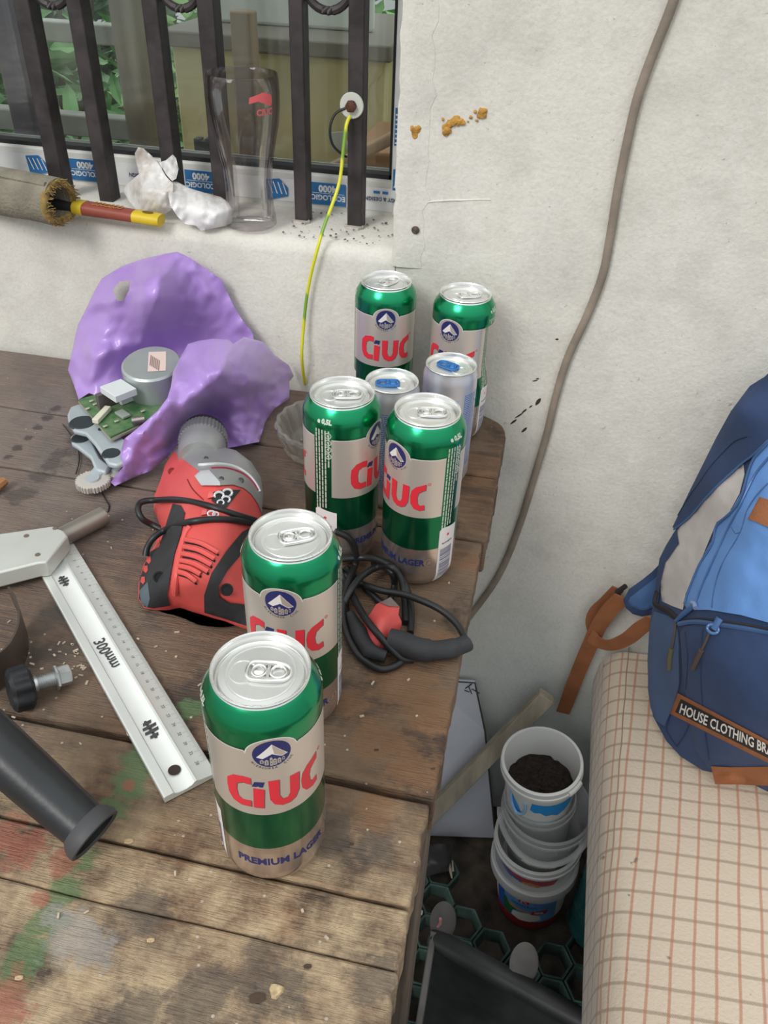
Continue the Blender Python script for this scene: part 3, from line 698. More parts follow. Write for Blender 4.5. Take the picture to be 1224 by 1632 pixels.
def label_mesh():
    mb = MB(); d = math.pi / 180 * RB_
    # silver field with a dome over the emblem
    hw = 76 * d; dm = 24.5 * d
    arc = [(dm * math.cos(a), 0.1375 + 0.0118 * math.sin(a)) for a in [math.pi * k / 16 for k in range(17)]]
    out = [(-hw, 0.082), (hw, 0.082), (hw, 0.1398)] + [(dm + 0.0012, 0.1398)] + arc + [(-dm - 0.0012, 0.1398), (-hw, 0.1398)]
    wrap(mb, shape2d(out, HM), 0, 0.00010)
    edge = [(dm * 1.0 * math.cos(a), 0.1375 + 0.0118 * math.sin(a)) for a in [math.pi * k / 16 for k in range(17)]]
    wrap(mb, shape2d(stroke([(hw, 0.1398), (dm + 0.001, 0.1398)] + edge + [(-dm - 0.001, 0.1398), (-hw, 0.1398)], 0.0006), HM), 4, 0.00014)
    field = mb; mb = MB()
    # emblem: navy disc, white mountain, little town
    wrap(mb, shape2d(circ(0, 0.1368, 0.0104, 26, 0.0108), HM), 1, 0.00016)
    wrap(mb, shape2d(mm([(-8.4, 135.0), (0.2, 144.8), (8.6, 134.6), (5.2, 133.4), (0.0, 136.8), (-5.0, 133.6)]), HM), 4, 0.00020)
    wrap(mb, shape2d(mm([(0.2, 144.4), (8.2, 134.8), (5.2, 133.8), (1.2, 136.6)]), HM), 0, 0.00022)
    for x, z, w_, h_ in ((-5.6, 129.6, 2.0, 2.4), (-3.1, 127.9, 2.1, 3.8), (-0.6, 127.0, 1.5, 6.4), (1.3, 127.4, 2.0, 4.6), (3.7, 128.2, 2.0, 3.6), (6.0, 129.9, 1.4, 2.2)):
        wrap(mb, shape2d(mm([(x - w_ / 2, z), (x + w_ / 2, z), (x + w_ / 2, z + h_), (x, z + h_ + 1.0), (x - w_ / 2, z + h_)])), 0, 0.00021)
        for q in (0.25, 0.65): wrap(mb, shape2d(mm([(x - .4, z + h_ * q), (x + .4, z + h_ * q), (x + .4, z + h_ * q + .7), (x - .4, z + h_ * q + .7)])), 1, 0.00025)
    for k in range(15):  # the motto curving under the emblem
        if k == 9: continue
        a = math.radians(-146 + 112 * k / 14); cx, cz = 0.0128 * math.cos(a), 0.1375 + 0.0128 * math.sin(a)
        wrap(mb, text2d('MIERCUREA  CIUC'[k], 0.0021, 0.00005, rot=a + math.pi / 2, at=(cx, cz)), 5, 0.00018) if 'MIERCUREA  CIUC'[k] != ' ' else None
    emb = mb; mb = MB()
    # the name
    L1 = stroke(sp2([(-13.2, 112.6), (-17.5, 113.3), (-22.5, 111.5), (-24.6, 105), (-24.2, 98), (-21.5, 93.6), (-18, 92.6), (-13.8, 93.0)], 5), [5.2] * 6 + [6.0] * 24 + [4.4] * 6)
    Lc = [(-12.6, 116.4), (-16.5, 117.0), (-22.6, 115.6), (-27.2, 110.5), (-27.8, 104), (-27.3, 96.5), (-24.6, 91.4), (-20.2, 89.6), (-13.6, 89.8), (-13.4, 95.4), (-18.4, 95.2), (-21.0, 97.8), (-21.6, 104), (-20.8, 109), (-17.4, 111.2), (-12.6, 110.6)]
    Li = [(-12.4, 89.4), (-6.6, 89.0), (-5.6, 106.4), (-11.6, 107.4)]
    Lu = [(-3.2, 113.6), (2.8, 113.4), (2.4, 99.5), (4.0, 95.2), (7.2, 95.0), (8.6, 98.5), (8.9, 113.2), (14.8, 113.0), (14.2, 97.5), (11.8, 91.8), (8.4, 89.6), (3.4, 89.4), (-0.6, 91.6), (-2.9, 96.5)]
    Lc2 = [(28.6, 116.8), (25.2, 115.4), (20.2, 113.2), (16.8, 109.0), (15.8, 103), (16.4, 96), (19.2, 91.4), (24.0, 89.8), (28.4, 90.8), (28.0, 96.0), (24.4, 95.0), (22.4, 97.4), (21.8, 103), (22.8, 107.4), (25.6, 109.6), (28.4, 110.8)]
    for Lx in (Lc, Li, Lu, Lc2):
        wrap(mb, shape2d(mm([(p[0] + 0.55, p[1] - 0.45) for p in Lx]), HM), 3, 0.00016)
        wrap(mb, shape2d(mm(Lx), HM), 2, 0.00021)
    wrap(mb, shape2d(mm([(-12.4, 108.8), (-6.2, 108.2), (-5.0, 112.8), (-10.6, 113.2)])), 1, 0.00022)
    wrap(mb, text2d('®', 0.0034, 0.0001, at=(0.0312, 0.1165)), 2, 0.0002)
    lett = mb; mb = MB()
    # foot of the can
    wrap(mb, text2d('PREMIUM LAGER', 0.0092, 0.00032, xs=0.86, at=(0.0026, 0.0322), hmax=HM), 1, 0.00012)
    for r_ in (0.0046, 0.0038): 
        pass
    ring = circ(0.0365, 0.0322, 0.0046, 18); rin = circ(0.0365, 0.0322, 0.0040, 18)
    mb.cur = 7
    vs = []
    for s, z in ring + rin:
        th = s / RB_; vs.append(Vector(((RB_ + .00012) * math.sin(th), -(RB_ + .00012) * math.cos(th), z)))
    mb.add(vs, [(i, (i + 1) % 18, 18 + (i + 1) % 18, 18 + i) for i in range(18)])
    wrap(mb, text2d('A', 0.0046, 0.0002, at=(0.0365, 0.0322)), 7, 0.00012)
    wrap(mb, text2d('1974', 0.0024, 0.0001, at=(0.0365, 0.0250)), 7, 0.00012)
    return field, emb, lett, mb
def side_mesh():
    """small print, recycling rings, volume and barcode between the two faces; s = 0 is the middle of the gap"""
    mb = MB(); rnd = random.Random(3)
    for k in range(5):
        s0 = -0.0066 + 0.0029 * k; z = 0.148
        while z > 0.070 - (0 if k != 4 else -0.045):
            l = rnd.uniform(0.002, 0.0065); wrap(mb, shape2d([(s0, z), (s0 + 0.0013, z), (s0 + 0.0013, z - l), (s0, z - l)]), 6, 0.00012); z -= l + 0.0007
    for k in range(4):
        rg = circ(0.0052, 0.1435 - 0.0066 * k, 0.0030, 14); ri = circ(0.0052, 0.1435 - 0.0066 * k, 0.0022, 14); mb.cur = 6; vs = []
        for s, z in rg + ri:
            th = s / RB_; vs.append(Vector(((RB_ + .00014) * math.sin(th), -(RB_ + .00014) * math.cos(th), z)))
        mb.add(vs, [(i, (i + 1) % 14, 14 + (i + 1) % 14, 14 + i) for i in range(14)])
        wrap(mb, shape2d(circ(0.0052, 0.1435 - 0.0066 * k, 0.0011, 8)), 6, 0.00014)
    # barcode panel
    s0, s1 = -0.0080, 0.0125
    wrap(mb, shape2d([(s0, 0.0045), (s1, 0.0045), (s1, 0.0655), (s0 + 0.003, 0.0680), (s0, 0.0655)], HM), 4, 0.00016)
    z = 0.0115
    while z < 0.044:
        h_ = rnd.choice((0.0004, 0.0008, 0.0012)); wrap(mb, shape2d([(s0 + 0.0022, z), (s1 - 0.004, z), (s1 - 0.004, z + h_), (s0 + 0.0022, z + h_)], HM), 1, 0.0002); z += h_ + rnd.choice((0.0005, 0.0007, 0.0011))
    wrap(mb, text2d('ecovalve', 0.0036, 0.0001, at=(0.0018, 0.0505)), 5, 0.0002)
    wrap(mb, shape2d([(0.0018 + 0.0021 * (1 if k % 2 else .5) * math.cos(k * .628), 0.0585 + 0.0021 * (1 if k % 2 else .5) * math.sin(k * .628)) for k in range(10)]), 2, 0.0002)
    return mb
def vol_mesh():
    mb = MB(); sh = text2d('e 0,5L', 0.0052, 0.0003)
    vs = []
    for s, q in sh[0]:   # lies on the sloping shoulder
        f_ = min(1, max(0, (q + 0.004) / 0.010)); R = 0.03345 - 0.0020 * f_; z = 0.1515 + q + 0.004
        R = float(np.interp(z, [0.150, 0.1535, 0.1575, 0.1615], [0.0331, 0.0328, 0.0312, 0.0291])) + 0.0003
        vs.append(Vector((R * math.sin(s / R), -R * math.cos(s / R), z)))
    mb.cur = 6; mb.add(vs, sh[1]); return mb
BODY = [(0.0, 0.0075), (0.016, 0.0055), (0.0222, 0.0030), (0.0236, 0.0004), (0.0246, 0.0), (0.0258, 0.0008), (0.0285, 0.0055), (0.0312, 0.0105), (0.0325, 0.0145), (RB_, 0.020),
        (RB_, 0.040), (RB_, 0.060), (RB_, 0.075), (RB_, 0.09), (RB_, 0.105), (RB_, 0.12), (RB_, 0.135), (RB_, 0.1495), (0.0329, 0.1530), (0.0321, 0.1558), (0.0303, 0.1594), (0.0284, 0.1625), (0.0270, 0.1646), (0.0263, 0.1652), (0.0261, 0.1662)]
def lid_parts(root, Rr, zt, tabmat, tabrot):
    k = Rr / 0.0270
    mk('rim', MB().lathe([(0.0258 * k, zt - 0.0026), (0.0268 * k, zt - 0.0018), (0.0271 * k, zt - 0.0006), (0.0267 * k, zt), (0.0259 * k, zt - 0.0001), (0.0253 * k, zt - 0.0010), (0.0250 * k, zt - 0.0060), (0.0243 * k, zt - 0.0066)], 64), ALU, root)
    mb = MB()
    mb.lathe([(0.0250 * k, zt - 0.0056), (0.0246 * k, zt - 0.0070), (0.0238 * k, zt - 0.0072), (0.0232 * k, zt - 0.0055), (0.0228 * k, zt - 0.0048), (0.0195 * k, zt - 0.0046), (0.0192 * k, zt - 0.0050), (0.0187 * k, zt - 0.0050), (0.0183 * k, zt - 0.0046), (0.0, zt - 0.0046)], 64)
    lid = mk('lid', mb, ALUL, root)
    # the scored mouth panel and its bead, and the stay tab with its two eyes
    tab = thing('pull_tab_mount', None, None, (0, 0, 0)); bpy.data.objects.remove(tab)
    zl = zt - 0.0046
    Mt = Matrix.Rotation(tabrot, 3, 'Z')
    pts = [Mt @ Vector((-0.0100 * k + 0.0068 * k * math.cos(a), 0.0080 * k * math.sin(a), zl + 0.0001)) for a in [2 * math.pi * q / 28 for q in range(28)]]
    mk('mouth_panel', MB().tube(pts, 0.0006, 6, loop=True), ALUL, lid)
    mb = MB(); z1 = zl + 0.0006; th_ = 0.0012
    o_ = [(-0.0068, -0.0050), (-0.0045, -0.0075), (0.0020, -0.0080), (0.0110, -0.0072), (0.0150, -0.0045), (0.0160, 0.0), (0.0150, 0.0045), (0.0110, 0.0072), (0.0020, 0.0080), (-0.0045, 0.0075), (-0.0068, 0.0050), (-0.0075, 0.0)]
    def hole(cx, rx, ry, n=12): return [(cx + rx * math.cos(2 * math.pi * q / n), ry * math.sin(2 * math.pi * q / n)) for q in range(n)]
    # outer plate as rim tube plus two webs so both eyes stay open
    ol = [Mt @ Vector((p[0] * k, p[1] * k * .82, z1 + 0.0009)) for p in o_]
    mb.tube(spline(ol, 3, True), 0.0010, 8, loop=True)
    for cx, rx, ry in ((0.0095, 0.0042, 0.0042), (-0.0010, 0.0038, 0.0042)):
        hp = [Mt @ Vector((p[0] * k, p[1] * k, z1 + 0.0009)) for p in hole(cx, rx, ry, 18)]
        mb.tube(hp, 0.00075, 8, loop=True)
    for sgn in (-1, 1):
        for (x0, x1) in ((-0.0055, 0.0125),):
            mb.add([Mt @ Vector((x * k, y * k, z)) for x, y, z in ((x0, sgn * .0040, z1 + .0004), (x1, sgn * .0040, z1 + .0004), (x1 - .001, sgn * .0062, z1 + .0004), (x0, sgn * .0062, z1 + .0004), (x0, sgn * .0040, z1 + .0014), (x1, sgn * .0040, z1 + .0014), (x1 - .001, sgn * .0062, z1 + .0014), (x0, sgn * .0062, z1 + .0014))],
                   [(0, 1, 2, 3), (4, 7, 6, 5), (0, 4, 5, 1), (1, 5, 6, 2), (2, 6, 7, 3), (3, 7, 4, 0)])
    mb.bx(0, 0, 0, 0, 0, 0) if False else None
    mb.add([Mt @ Vector((x * k, y * k, z)) for x, y, z in ((.0034, -.0055, z1 + .0004), (.0050, -.0055, z1 + .0004), (.0050, .0055, z1 + .0004), (.0034, .0055, z1 + .0004), (.0034, -.0055, z1 + .0015), (.0050, -.0055, z1 + .0015), (.0050, .0055, z1 + .0015), (.0034, .0055, z1 + .0015))],
           [(0, 3, 2, 1), (4, 5, 6, 7), (0, 1, 5, 4), (1, 2, 6, 5), (2, 3, 7, 6), (3, 0, 4, 7)])
    mb.lathe([(0.0030 * k, zl - 0.0001), (0.0030 * k, zl + 0.0016), (0.0022 * k, zl + 0.0022), (0, zl + 0.0022)], 16, Mt @ Vector((-0.0010 * k, 0, 0)))
    mk('pull_tab', mb, tabmat, lid)
    return lid
def make_can():
    r = thing('beer_can', 'x', 'can')
    body = mk('body', MB().lathe(BODY, 72), CGREEN, r, smooth=50)
    for nm, lm, lb in zip(('label_print', 'emblem_print', 'name_lettering', 'slogan_lettering'), label_mesh(), ('silver label field', 'navy emblem with a white peak', 'red lettering', 'navy lettering')):
        front = mk(nm, lm, LM, body, smooth=50, label=lb)
        bk = front.copy(); COL.objects.link(bk); bk.parent = body; bk.rotation_euler.z = math.pi
    sm = mk('side_print', side_mesh(), LM, body, smooth=50, label='small pale print and barcode panel'); sm.rotation_euler.z = math.pi / 2
    s2 = sm.copy(); COL.objects.link(s2); s2.parent = body; s2.rotation_euler.z = -math.pi / 2
    vm = mk('volume_mark', vol_mesh(), LM, body, smooth=50); vm.rotation_euler.z = math.pi / 2 + 0.05
    v2 = vm.copy(); COL.objects.link(v2); v2.parent = body; v2.rotation_euler.z = -math.pi / 2 + 0.05
    lid_parts(r, 0.0270, 0.168, ALU, 0.0)
    return r
can0 = make_can()
first = True
for (x, y, th, tab, lab) in (
        (-0.116, 0.283, 26, 8, 'frontmost green and silver beer can standing alone on the near boards'),
        (-0.134, 0.396, 3.7, 30, 'second green beer can just behind the frontmost one in front of the red tool'),
        (-0.148, 0.586, 75, 14, 'green beer can beside the glass ashtray with its small print turned forward'),
        (-0.0745, 0.576, -36, 10, 'green beer can above the coiled cord with its white barcode panel on the right'),
        (-0.162, 0.832, 12.6, 60, 'green beer can by the wall on the left behind the small silver can'),
        (-0.0757, 0.823, -18, 22, 'dented green beer can by the wall at the bench corner')):
    c_ = can0 if first else copytree(can0)
    first = False
    c_.location = (x, y, T + 0.0002); c_.rotation_euler.z = math.radians(th); c_['label'] = lab; c_['group'] = 'half litre beer cans on the bench'
    for ch in c_.children:
        if ch.name.startswith('lid') or ch.name.startswith('rim'): ch.rotation_euler.z = math.radians(tab - th)
    if lab.startswith('dented'):
        def dent(o, rot):
            o.data = o.data.copy()
            for vv in o.data.vertices:
                p = Matrix.Rotation(rot, 3, 'Z') @ vv.co
                a = math.degrees(math.atan2(p.x, -p.y)); z = p.z
                fz = min(1, max(0, (0.1405 - z) / 0.003)) * min(1, max(0, (z - 0.066) / 0.030))
                fa = math.exp(-((a - 112) / 40.0) ** 4)
                q = 1 - 0.17 * fz * fa
                p2 = Vector((p.x * q, p.y * q, p.z)); vv.co = Matrix.Rotation(-rot, 3, 'Z') @ p2
        for ch in c_.children:
            if ch.name.startswith('body'):
                bm = bmesh.new(); bm.from_mesh(ch.data); nd = ch.data.copy(); 
                ed = [e for e in bm.edges if abs(e.verts[0].co.z - e.verts[1].co.z) > 0.008 and e.verts[0].co.z > 0.03 and e.verts[1].co.z > .03]
                bmesh.ops.subdivide_edges(bm, edges=ed, cuts=4, use_grid_fill=True); bm.to_mesh(nd); bm.free(); ch.data = nd
                dent(ch, 0.0)
                for g_ in ch.children: dent(g_, g_.rotation_euler.z)
# slim silver energy cans with blue tabs
SLV = mat('slim_silver', (0.74, 0.75, 0.80), 0.34, 0.75, 0.06, 10)
SBL = mat('slim_blue', (0.14, 0.25, 0.55), 0.4, 0.3)
SPB = mat('slim_pale_blue', (0.42, 0.53, 0.76), 0.4, 0.4)
TBL = mat('tab_blue', (0.06, 0.24, 0.62), 0.25, 0.6)
RS = 0.0266
def slim():
    r = thing('energy_drink_can', 'x', 'can')
    body = mk('body', MB().lathe([(0.0, 0.006), (0.017, 0.004), (0.0195, 0.0), (0.0210, 0.0006), (0.0245, 0.007), (RS, 0.013), (RS, 0.05), (RS, 0.09), (RS, 0.1205), (0.0263, 0.1245), (0.0252, 0.1285), (0.0246, 0.1308), (0.0243, 0.1325)], 64), SLV, r, smooth=50)
    mb = MB(); rnd = random.Random(5)
    for c0 in (0.010, 0.052, 0.094, 0.136):
        z = 0.112
        while z > 0.028:
            s = -0.008
            while s < 0.008:
                l = rnd.uniform(.001, .004); wrap(mb, shape2d([(c0 + s, z), (c0 + s + l, z), (c0 + s + l, z - .0011), (c0 + s, z - .0011)], HM), 0, 0.0001, RS); s += l + 0.0006
            z -= 0.0021
    for c0 in (-0.012, 0.031, 0.073, 0.115):
        wrap(mb, shape2d([(c0 - .007, .028), (c0 + .004, .028), (c0 + .008, .108), (c0 - .003, .108)], HM), 1, 0.0001, RS)
        wrap(mb, shape2d([(c0 - .001, .05), (c0 + .002, .05), (c0 + .003, .095), (c0 + .0005, .095)], HM), 0, 0.00015, RS)
    mk('side_print', mb, [SBL, SPB], body, smooth=50, label='pale blue print')
    lid_parts(r, 0.0248, 0.1345, TBL, 0.0)
    return r
s0 = slim()
for i, (x, y, th, tab, lab) in enumerate(((-0.123, 0.677, 55, 192, 'small slim silver can with a blue tab between the left beer cans'), (-0.0740, 0.725, 38, 155, 'small slim silver can with a blue tab in front of the dented beer can'))):
    c_ = s0 if i == 0 else copytree(s0)
    c_.location = (x, y, T + 0.0002); c_.rotation_euler.z = math.radians(th); c_['label'] = lab; c_['group'] = 'slim silver cans on the bench'
    for ch in c_.children:
        if ch.name.startswith('lid') or ch.name.startswith('rim'): ch.rotation_euler.z = math.radians(tab - th)
# ================================================================== the red power tool
RED = mat('tool_red', (0.74, 0.105, 0.095), 0.42, 0, 0.10, 30, 0.05, 200)
DGR = mat('tool_grip', (0.035, 0.036, 0.040), 0.62, 0, 0.3, 60, 0.1, 300)
GSL = mat('tool_silver', (0.42, 0.43, 0.43), 0.42, 0.45, 0.12, 30)
GSB = mat('tool_pale', (0.68, 0.70, 0.71), 0.4, 0.3)
HOLE = MATS['hole']
tl_out = P2(277, 719, 291, 711, 320, 708, 350, 711, 376, 718, 400, 736, 413, 757, 419, 785, 417, 815, 412, 850, 408, 900, 408, 950, 412, 1003, 393, 998, 360, 990, 322, 979, 300, 968, 283, 967, 266, 966, 244, 972, 230, 969, 220, 954, 221, 930, 228, 902, 236, 885, 247, 868, 256, 841, 245, 812, 246, 790, 256, 765, 263, 741)
tl_c = [(277, 719, 'z', .020), (291, 711, 'z', .036), (350, 711, 'z', .042), (400, 736, 'z', .036), (419, 785, 'z', .030), (417, 815, 'z', .028), (412, 860, 'z', .030), (410, 930, 'z', .026), (412, 1003, 'z', .010), (360, 990, 'z', .007), (322, 979, 'z', .007), (283, 967, 'z', .007), (244, 972, 'z', .006), (220, 954, 'z', .008), (228, 902, 'z', .010), (247, 868, 'z', .010), (256, 841, 'z', .010), (245, 812, 'z', .010), (246, 790, 'z', .010), (263, 741, 'z', .016),
        (320, 735, 'z', .062), (355, 760, 'z', .070), (385, 780, 'z', .056), (330, 800, 'z', .070), (290, 790, 'z', .056), (290, 760, 'z', .050), (370, 830, 'z', .066), (320, 870, 'z', .072), (275, 890, 'z', .050), (360, 900, 'z', .062), (300, 930, 'z', .052), (250, 930, 'z', .036), (240, 950, 'z', .022), (350, 950, 'z', .042), (390, 950, 'z', .036), (270, 840, 'z', .044), (395, 850, 'z', .046)]
tf = tps(tl_c)
tool = thing('hammer_drill', 'red and black corded power drill with a silver gear head lying on the bench', 'power drill', onz(320, 880, 0))
def tback(x, y, t_):
    p = pt(x, y, t_); c_ = onz(325, 860, 0.03); q = c_.lerp(p, 0.94); return Vector((q.x, q.y, 0.002))
mb = MB(); relief(mb, tl_out, tf, 9, back=tback); mk('housing', mb, RED, tool, smooth=50)
def tpatch(name, poly, m_, off, h=8, th=.004, parent=tool, **kw):
    mb = MB(); relief(mb, poly, tf, h, thick=off + th, off=off); return mk(name, mb, m_, parent, smooth=50, **kw)
cp = lambda *a: crop(180, 660, 4.08, *a)
head = tpatch('gear_head', cp(395, 240, 455, 207, 560, 197, 690, 207, 800, 236, 900, 312, 962, 410, 978, 520, 968, 640, 945, 585, 900, 520, 850, 480, 780, 458, 700, 463, 570, 460, 530, 402, 560, 372, 430, 272), GSL, .0022, 7, label='silver gear head')
mb = MB(); q_ = cp(560, 330, 700, 325, 800, 345, 880, 395, 930, 455, 955, 505); pts = [pt(x, y, tf(x, y) - .0030) for x, y in sp2(q_, 4)]
mb.tube(pts, 0.0016, 8); mk('bright_rib', mb, GSB, head)
mb = MB(); q_ = cp(640, 352, 740, 352, 840, 385, 905, 440, 940, 495); mb.tube([pt(x, y, tf(x, y) - .0020) for x, y in sp2(q_, 4)], 0.0013, 8); mk('red_rib', mb, mat('rib_red', (0.35, 0.03, 0.06), 0.45), head)
tpatch('latch_plate', cp(570, 367, 625, 362, 695, 440, 700, 463, 575, 463, 530, 402), GSB, .0040, 8, label='pale plate')
def dots(name, lst, m_, off, par):
    for x, y, r in lst:
        px, py = 180 + x / 4.08, 660 + y / 4.08; p = pt(px, py, tf(px, py)); n_ = (CAM - p).normalized()
        mb = MB().lathe([(r, -.001), (r, 0.0004), (r * .72, 0.0008), (r * .6, .0001), (0, 0.0000)], 14, p + n_ * off, n_.to_track_quat('Z', 'Y').to_matrix()); mk(name, mb, m_, par)
dots('screw', ((605, 288, .0024), (705, 420, .0024), (830, 432, .0032)), mat('screw_dark', (0.10, 0.10, 0.10), 0.4, 0.6), .0024, head)
tpatch('rubber_grip', cp(388, 582, 440, 592, 466, 640, 440, 780, 400, 905, 372, 1050, 352, 1180, 372, 1246, 262, 1264, 206, 1254, 168, 1200, 174, 1070, 232, 900, 300, 862, 322, 790, 352, 690), DGR, .0026, 8, label='black rubber grip stripe')
tpatch('handle_grip', cp(842, 765, 905, 735, 930, 800, 880, 930, 842, 905, 745, 1018, 684, 1125, 690, 1190, 745, 1225, 930, 1245, 930, 1375, 860, 1375, 735, 1335, 594, 1292, 592, 1180, 640, 1035, 742, 885), DGR, .0028, 8, label='black handle')
tpatch('thumb_pad', cp(170, 1150, 225, 1090, 240, 1200, 225, 1258, 185, 1235), mat('pad_grey', (0.10, 0.14, 0.16), 0.6), .0030, 6, label='grey end pad')
for x, y in ((230, 948), (210, 1008), (192, 1080), (290, 842)): tpatch('red_dot', cp(x - 14, y + 10, x - 8, y - 22, x + 14, y - 24, x + 16, y + 8, x + 4, y + 26), RED, .0036, 5)
for i in range(6):
    xs = (470, 462, 452, 442, 434, 428); ys = (815, 862, 908, 952, 988, 1025); xe = (682, 660, 640, 618, 570, 540); ye = (900, 940, 980, 1022, 1040, 1085)
    q_ = cp(xs[i], ys[i], (xs[i] + xe[i]) / 2, ys[i] + (ye[i] - ys[i]) * .30, xe[i], ye[i])
    mb = MB(); mb.tube([pt(x, y, tf(x, y) - .0010) for x, y in sp2(q_, 4)], 0.0022, 8); mk('vent_rib', mb, RED, tool)
    q_ = [(x + 1.2, y + 4.8) for x, y in q_]; mb = MB(); mb.tube([pt(x, y, tf(x, y) + .0004) for x, y in sp2(q_, 4)], 0.0012, 6); mk('vent_slot', mb, HOLE, tool)
mb = MB(); mb.tube([pt(x, y, tf(x, y) - .0012) for x, y in sp2(cp(500, 735, 470, 780, 440, 900, 415, 1030, 405, 1170), 4)], 0.0026, 8); mk('housing_ridge', mb, RED, tool)
mb = MB(); mb.tube([pt(x, y, tf(x, y) + .0003) for x, y in sp2(cp(485, 425, 520, 490, 590, 560), 4)], 0.0007, 6); mk('housing_seam', mb, mat('seam_red', (0.25, 0.02, 0.02), 0.6), tool)
dots('screw_hole', ((300, 1060, .0050), (740, 1142, .0052)), HOLE, .0030, tool); dots('screw_hole', ((382, 372, .0040),), mat('seam_red', (0.25, 0.02, 0.02), 0.6), .0010, tool)
bd_ = tpatch('badge', cp(655, 505, 720, 492, 832, 492, 742, 604, 690, 600, 640, 560), DGR, .0020, 7, label='black printed badge')
for x, y, r in ((690, 530, .0040), (745, 512, .0040), (735, 555, .0034), (700, 575, .0028), (640, 648, .003), (668, 652, .0024)):
    px, py = 180 + x / 4.08, 660 + y / 4.08; p = pt(px, py, tf(px, py) - .0028); n_ = (CAM - p).normalized(); Mq = n_.to_track_quat('Z', 'Y').to_matrix()
    mb = MB(); mb.tube([p + Mq @ Vector((r * math.cos(a), r * .8 * math.sin(a), 0)) for a in [2 * math.pi * k / 12 for k in range(12)]], r * .28, 6, loop=True); mk('badge_mark', mb, GSB, bd_)
mb = MB()
for x, y in ((633, 525), (592, 632), (680, 715)):
    pass
for x, y in ((633, 525), (592, 635)): tpatch('button', cp(x - 20, y + 22, x - 10, y - 20, x + 16, y - 18, x + 22, y + 14), mat('tool_pink', (0.75, 0.16, 0.16), 0.4), .0040, 5)
# chuck and collar
a0 = onz(322, 716, .036); a1 = onz(328, 672, .036); ax = (a1 - a0).normalized(); Lc_ = (a1 - a0).length
Mq = ax.to_track_quat('Z', 'Y').to_matrix()
mk('neck', MB().lathe([(0, -0.02), (0.0215, -0.02), (0.0235, -0.012), (0.0240, 0.008), (0.0230, 0.010), (0.0, 0.012)], 36, a0, Mq), GSL, tool, label='silver neck')
nt_ = 40
def knurl(a, z): return 1 + 0.022 * (1 if (int(a / (2 * math.pi) * 2 * nt_ + .5) % 2) else -1)
mk('knurled_collar', MB().lathe([(0.0215, 0.008), (0.0250, 0.0095), (0.0245, 0.024), (0.0225, 0.026)], nt_ * 2, a0, Mq, False, knurl), mat('collar_grey', (0.20, 0.20, 0.21), 0.5, 0.3), tool, smooth=20, label='grey knurled collar')
mk('chuck', MB().lathe([(0.0225, 0.024), (0.0235, 0.027), (0.0225, 0.032), (0.0170, 0.038), (0.010, 0.040), (0.0, 0.040)], 36, a0, Mq), DGR, tool, label='dark chuck nose')
# power cord: two turns over the tool, the coil and the plug
CORD = mat('cord_black', (0.018, 0.018, 0.019), 0.38, 0, 0.2, 30)
def over(lst): return [pt(x, y, (tf(x, y) - .0036) if k is None else dep((x, y, 'z', k))) for x, y, k in lst]
cord = mk('power_cord', MB().tube(spline(over([(440, 850, .030), (415, 833, .044), (371, 819, None), (328, 805, None), (286, 797, None), (252, 797, .030), (226, 800, .028), (220, 812, .026), (227, 827, .020), (242, 836, .012), (262, 846, .009)]), 5), .0030, 10), CORD, tool)
mk('power_cord', MB().tube(spline(over([(445, 845, .022), (412, 836, .042), (372, 829, None), (335, 828, None), (297, 833, None), (268, 842, .036), (246, 856, .030), (235, 872, .022), (232, 886, .016)]), 5), .0030, 10), CORD, tool)
CANS = ((-.116, .283), (-.134, .396), (-.148, .586), (-.0745, .576))
def cq(lst):                  # the cord lies in front of the cans, never through them
    out = []
    for x, y, z in lst:
        z = max(z, .0042); p = onz(380 + x / 3.06, 780 + y / 3.06, z)
        while min(math.hypot(p.x - a, p.y - c_) for a, c_ in CANS) < .0385 and z < .09: z += .002; p = onz(380 + x / 3.06, 780 + y / 3.06, z)
        out.append(p)
    return out
RC = 0.0031
for lst in ([(470, 205, .007), (535, 235, .006), (570, 295, .006), (568, 370, .008), (540, 440, .013), (512, 530, .012), (512, 640, .008), (545, 740, .006), (605, 825, .005), (690, 875, .004), (770, 858, .004), (812, 820, .005)],
            [(490, 342, .008), (600, 332, .010), (690, 345, .012), (760, 390, .012), (812, 465, .010), (838, 560, .006), (842, 640, .004), (838, 700, .004)],
            [(500, 620, .004), (515, 560, .010), (545, 495, .016), (600, 425, .017), (680, 378, .016), (745, 378, .016), (785, 420, .014), (805, 490, .010), (812, 560, .005), (815, 650, .004)],
            [(480, 395, .004), (520, 420, .005), (600, 462, .008), (700, 493, .014), (800, 512, .016), (900, 545, .016), (990, 590, .013), (1060, 650, .010), (1095, 705, .009), (1104, 745, .010)],
            [(480, 360, .003), (515, 440, .004), (560, 525, .010), (610, 615, .020), (680, 705, .021), (745, 775, .014), (800, 825, .007), (850, 830, .004)],
            [(520, 380, .003), (560, 420, .003), (640, 500, .003), (720, 560, .003), (760, 470, .003), (740, 395, .004), (660, 360, .004)],
            [(540, 420, .003), (525, 520, .004), (530, 640, .003), (580, 760, .003), (650, 800, .003)]):
    mk('power_cord', MB().tube(spline(cq(lst), 6), RC, 10), CORD, tool)
c6 = lambda *a: crop(380, 780, 3.06, *a)
pf = tps([(599, 963, 'z', .016), (622, 951, 'z', .020), (637, 966, 'z', .016), (637, 992, 'z', .012), (622, 1008, 'z', .012), (614, 1040, 'z', .005), (583, 1038, 'z', .005), (574, 996, 'z', .006), (610, 985, 'z', .024), (603, 1015, 'z', .018)])
def pback(x, y, t_):
    p = pt(x, y, t_); c_ = onz(606, 1000, .012); q = c_.lerp(p, .93); return Vector((q.x, q.y, .001))
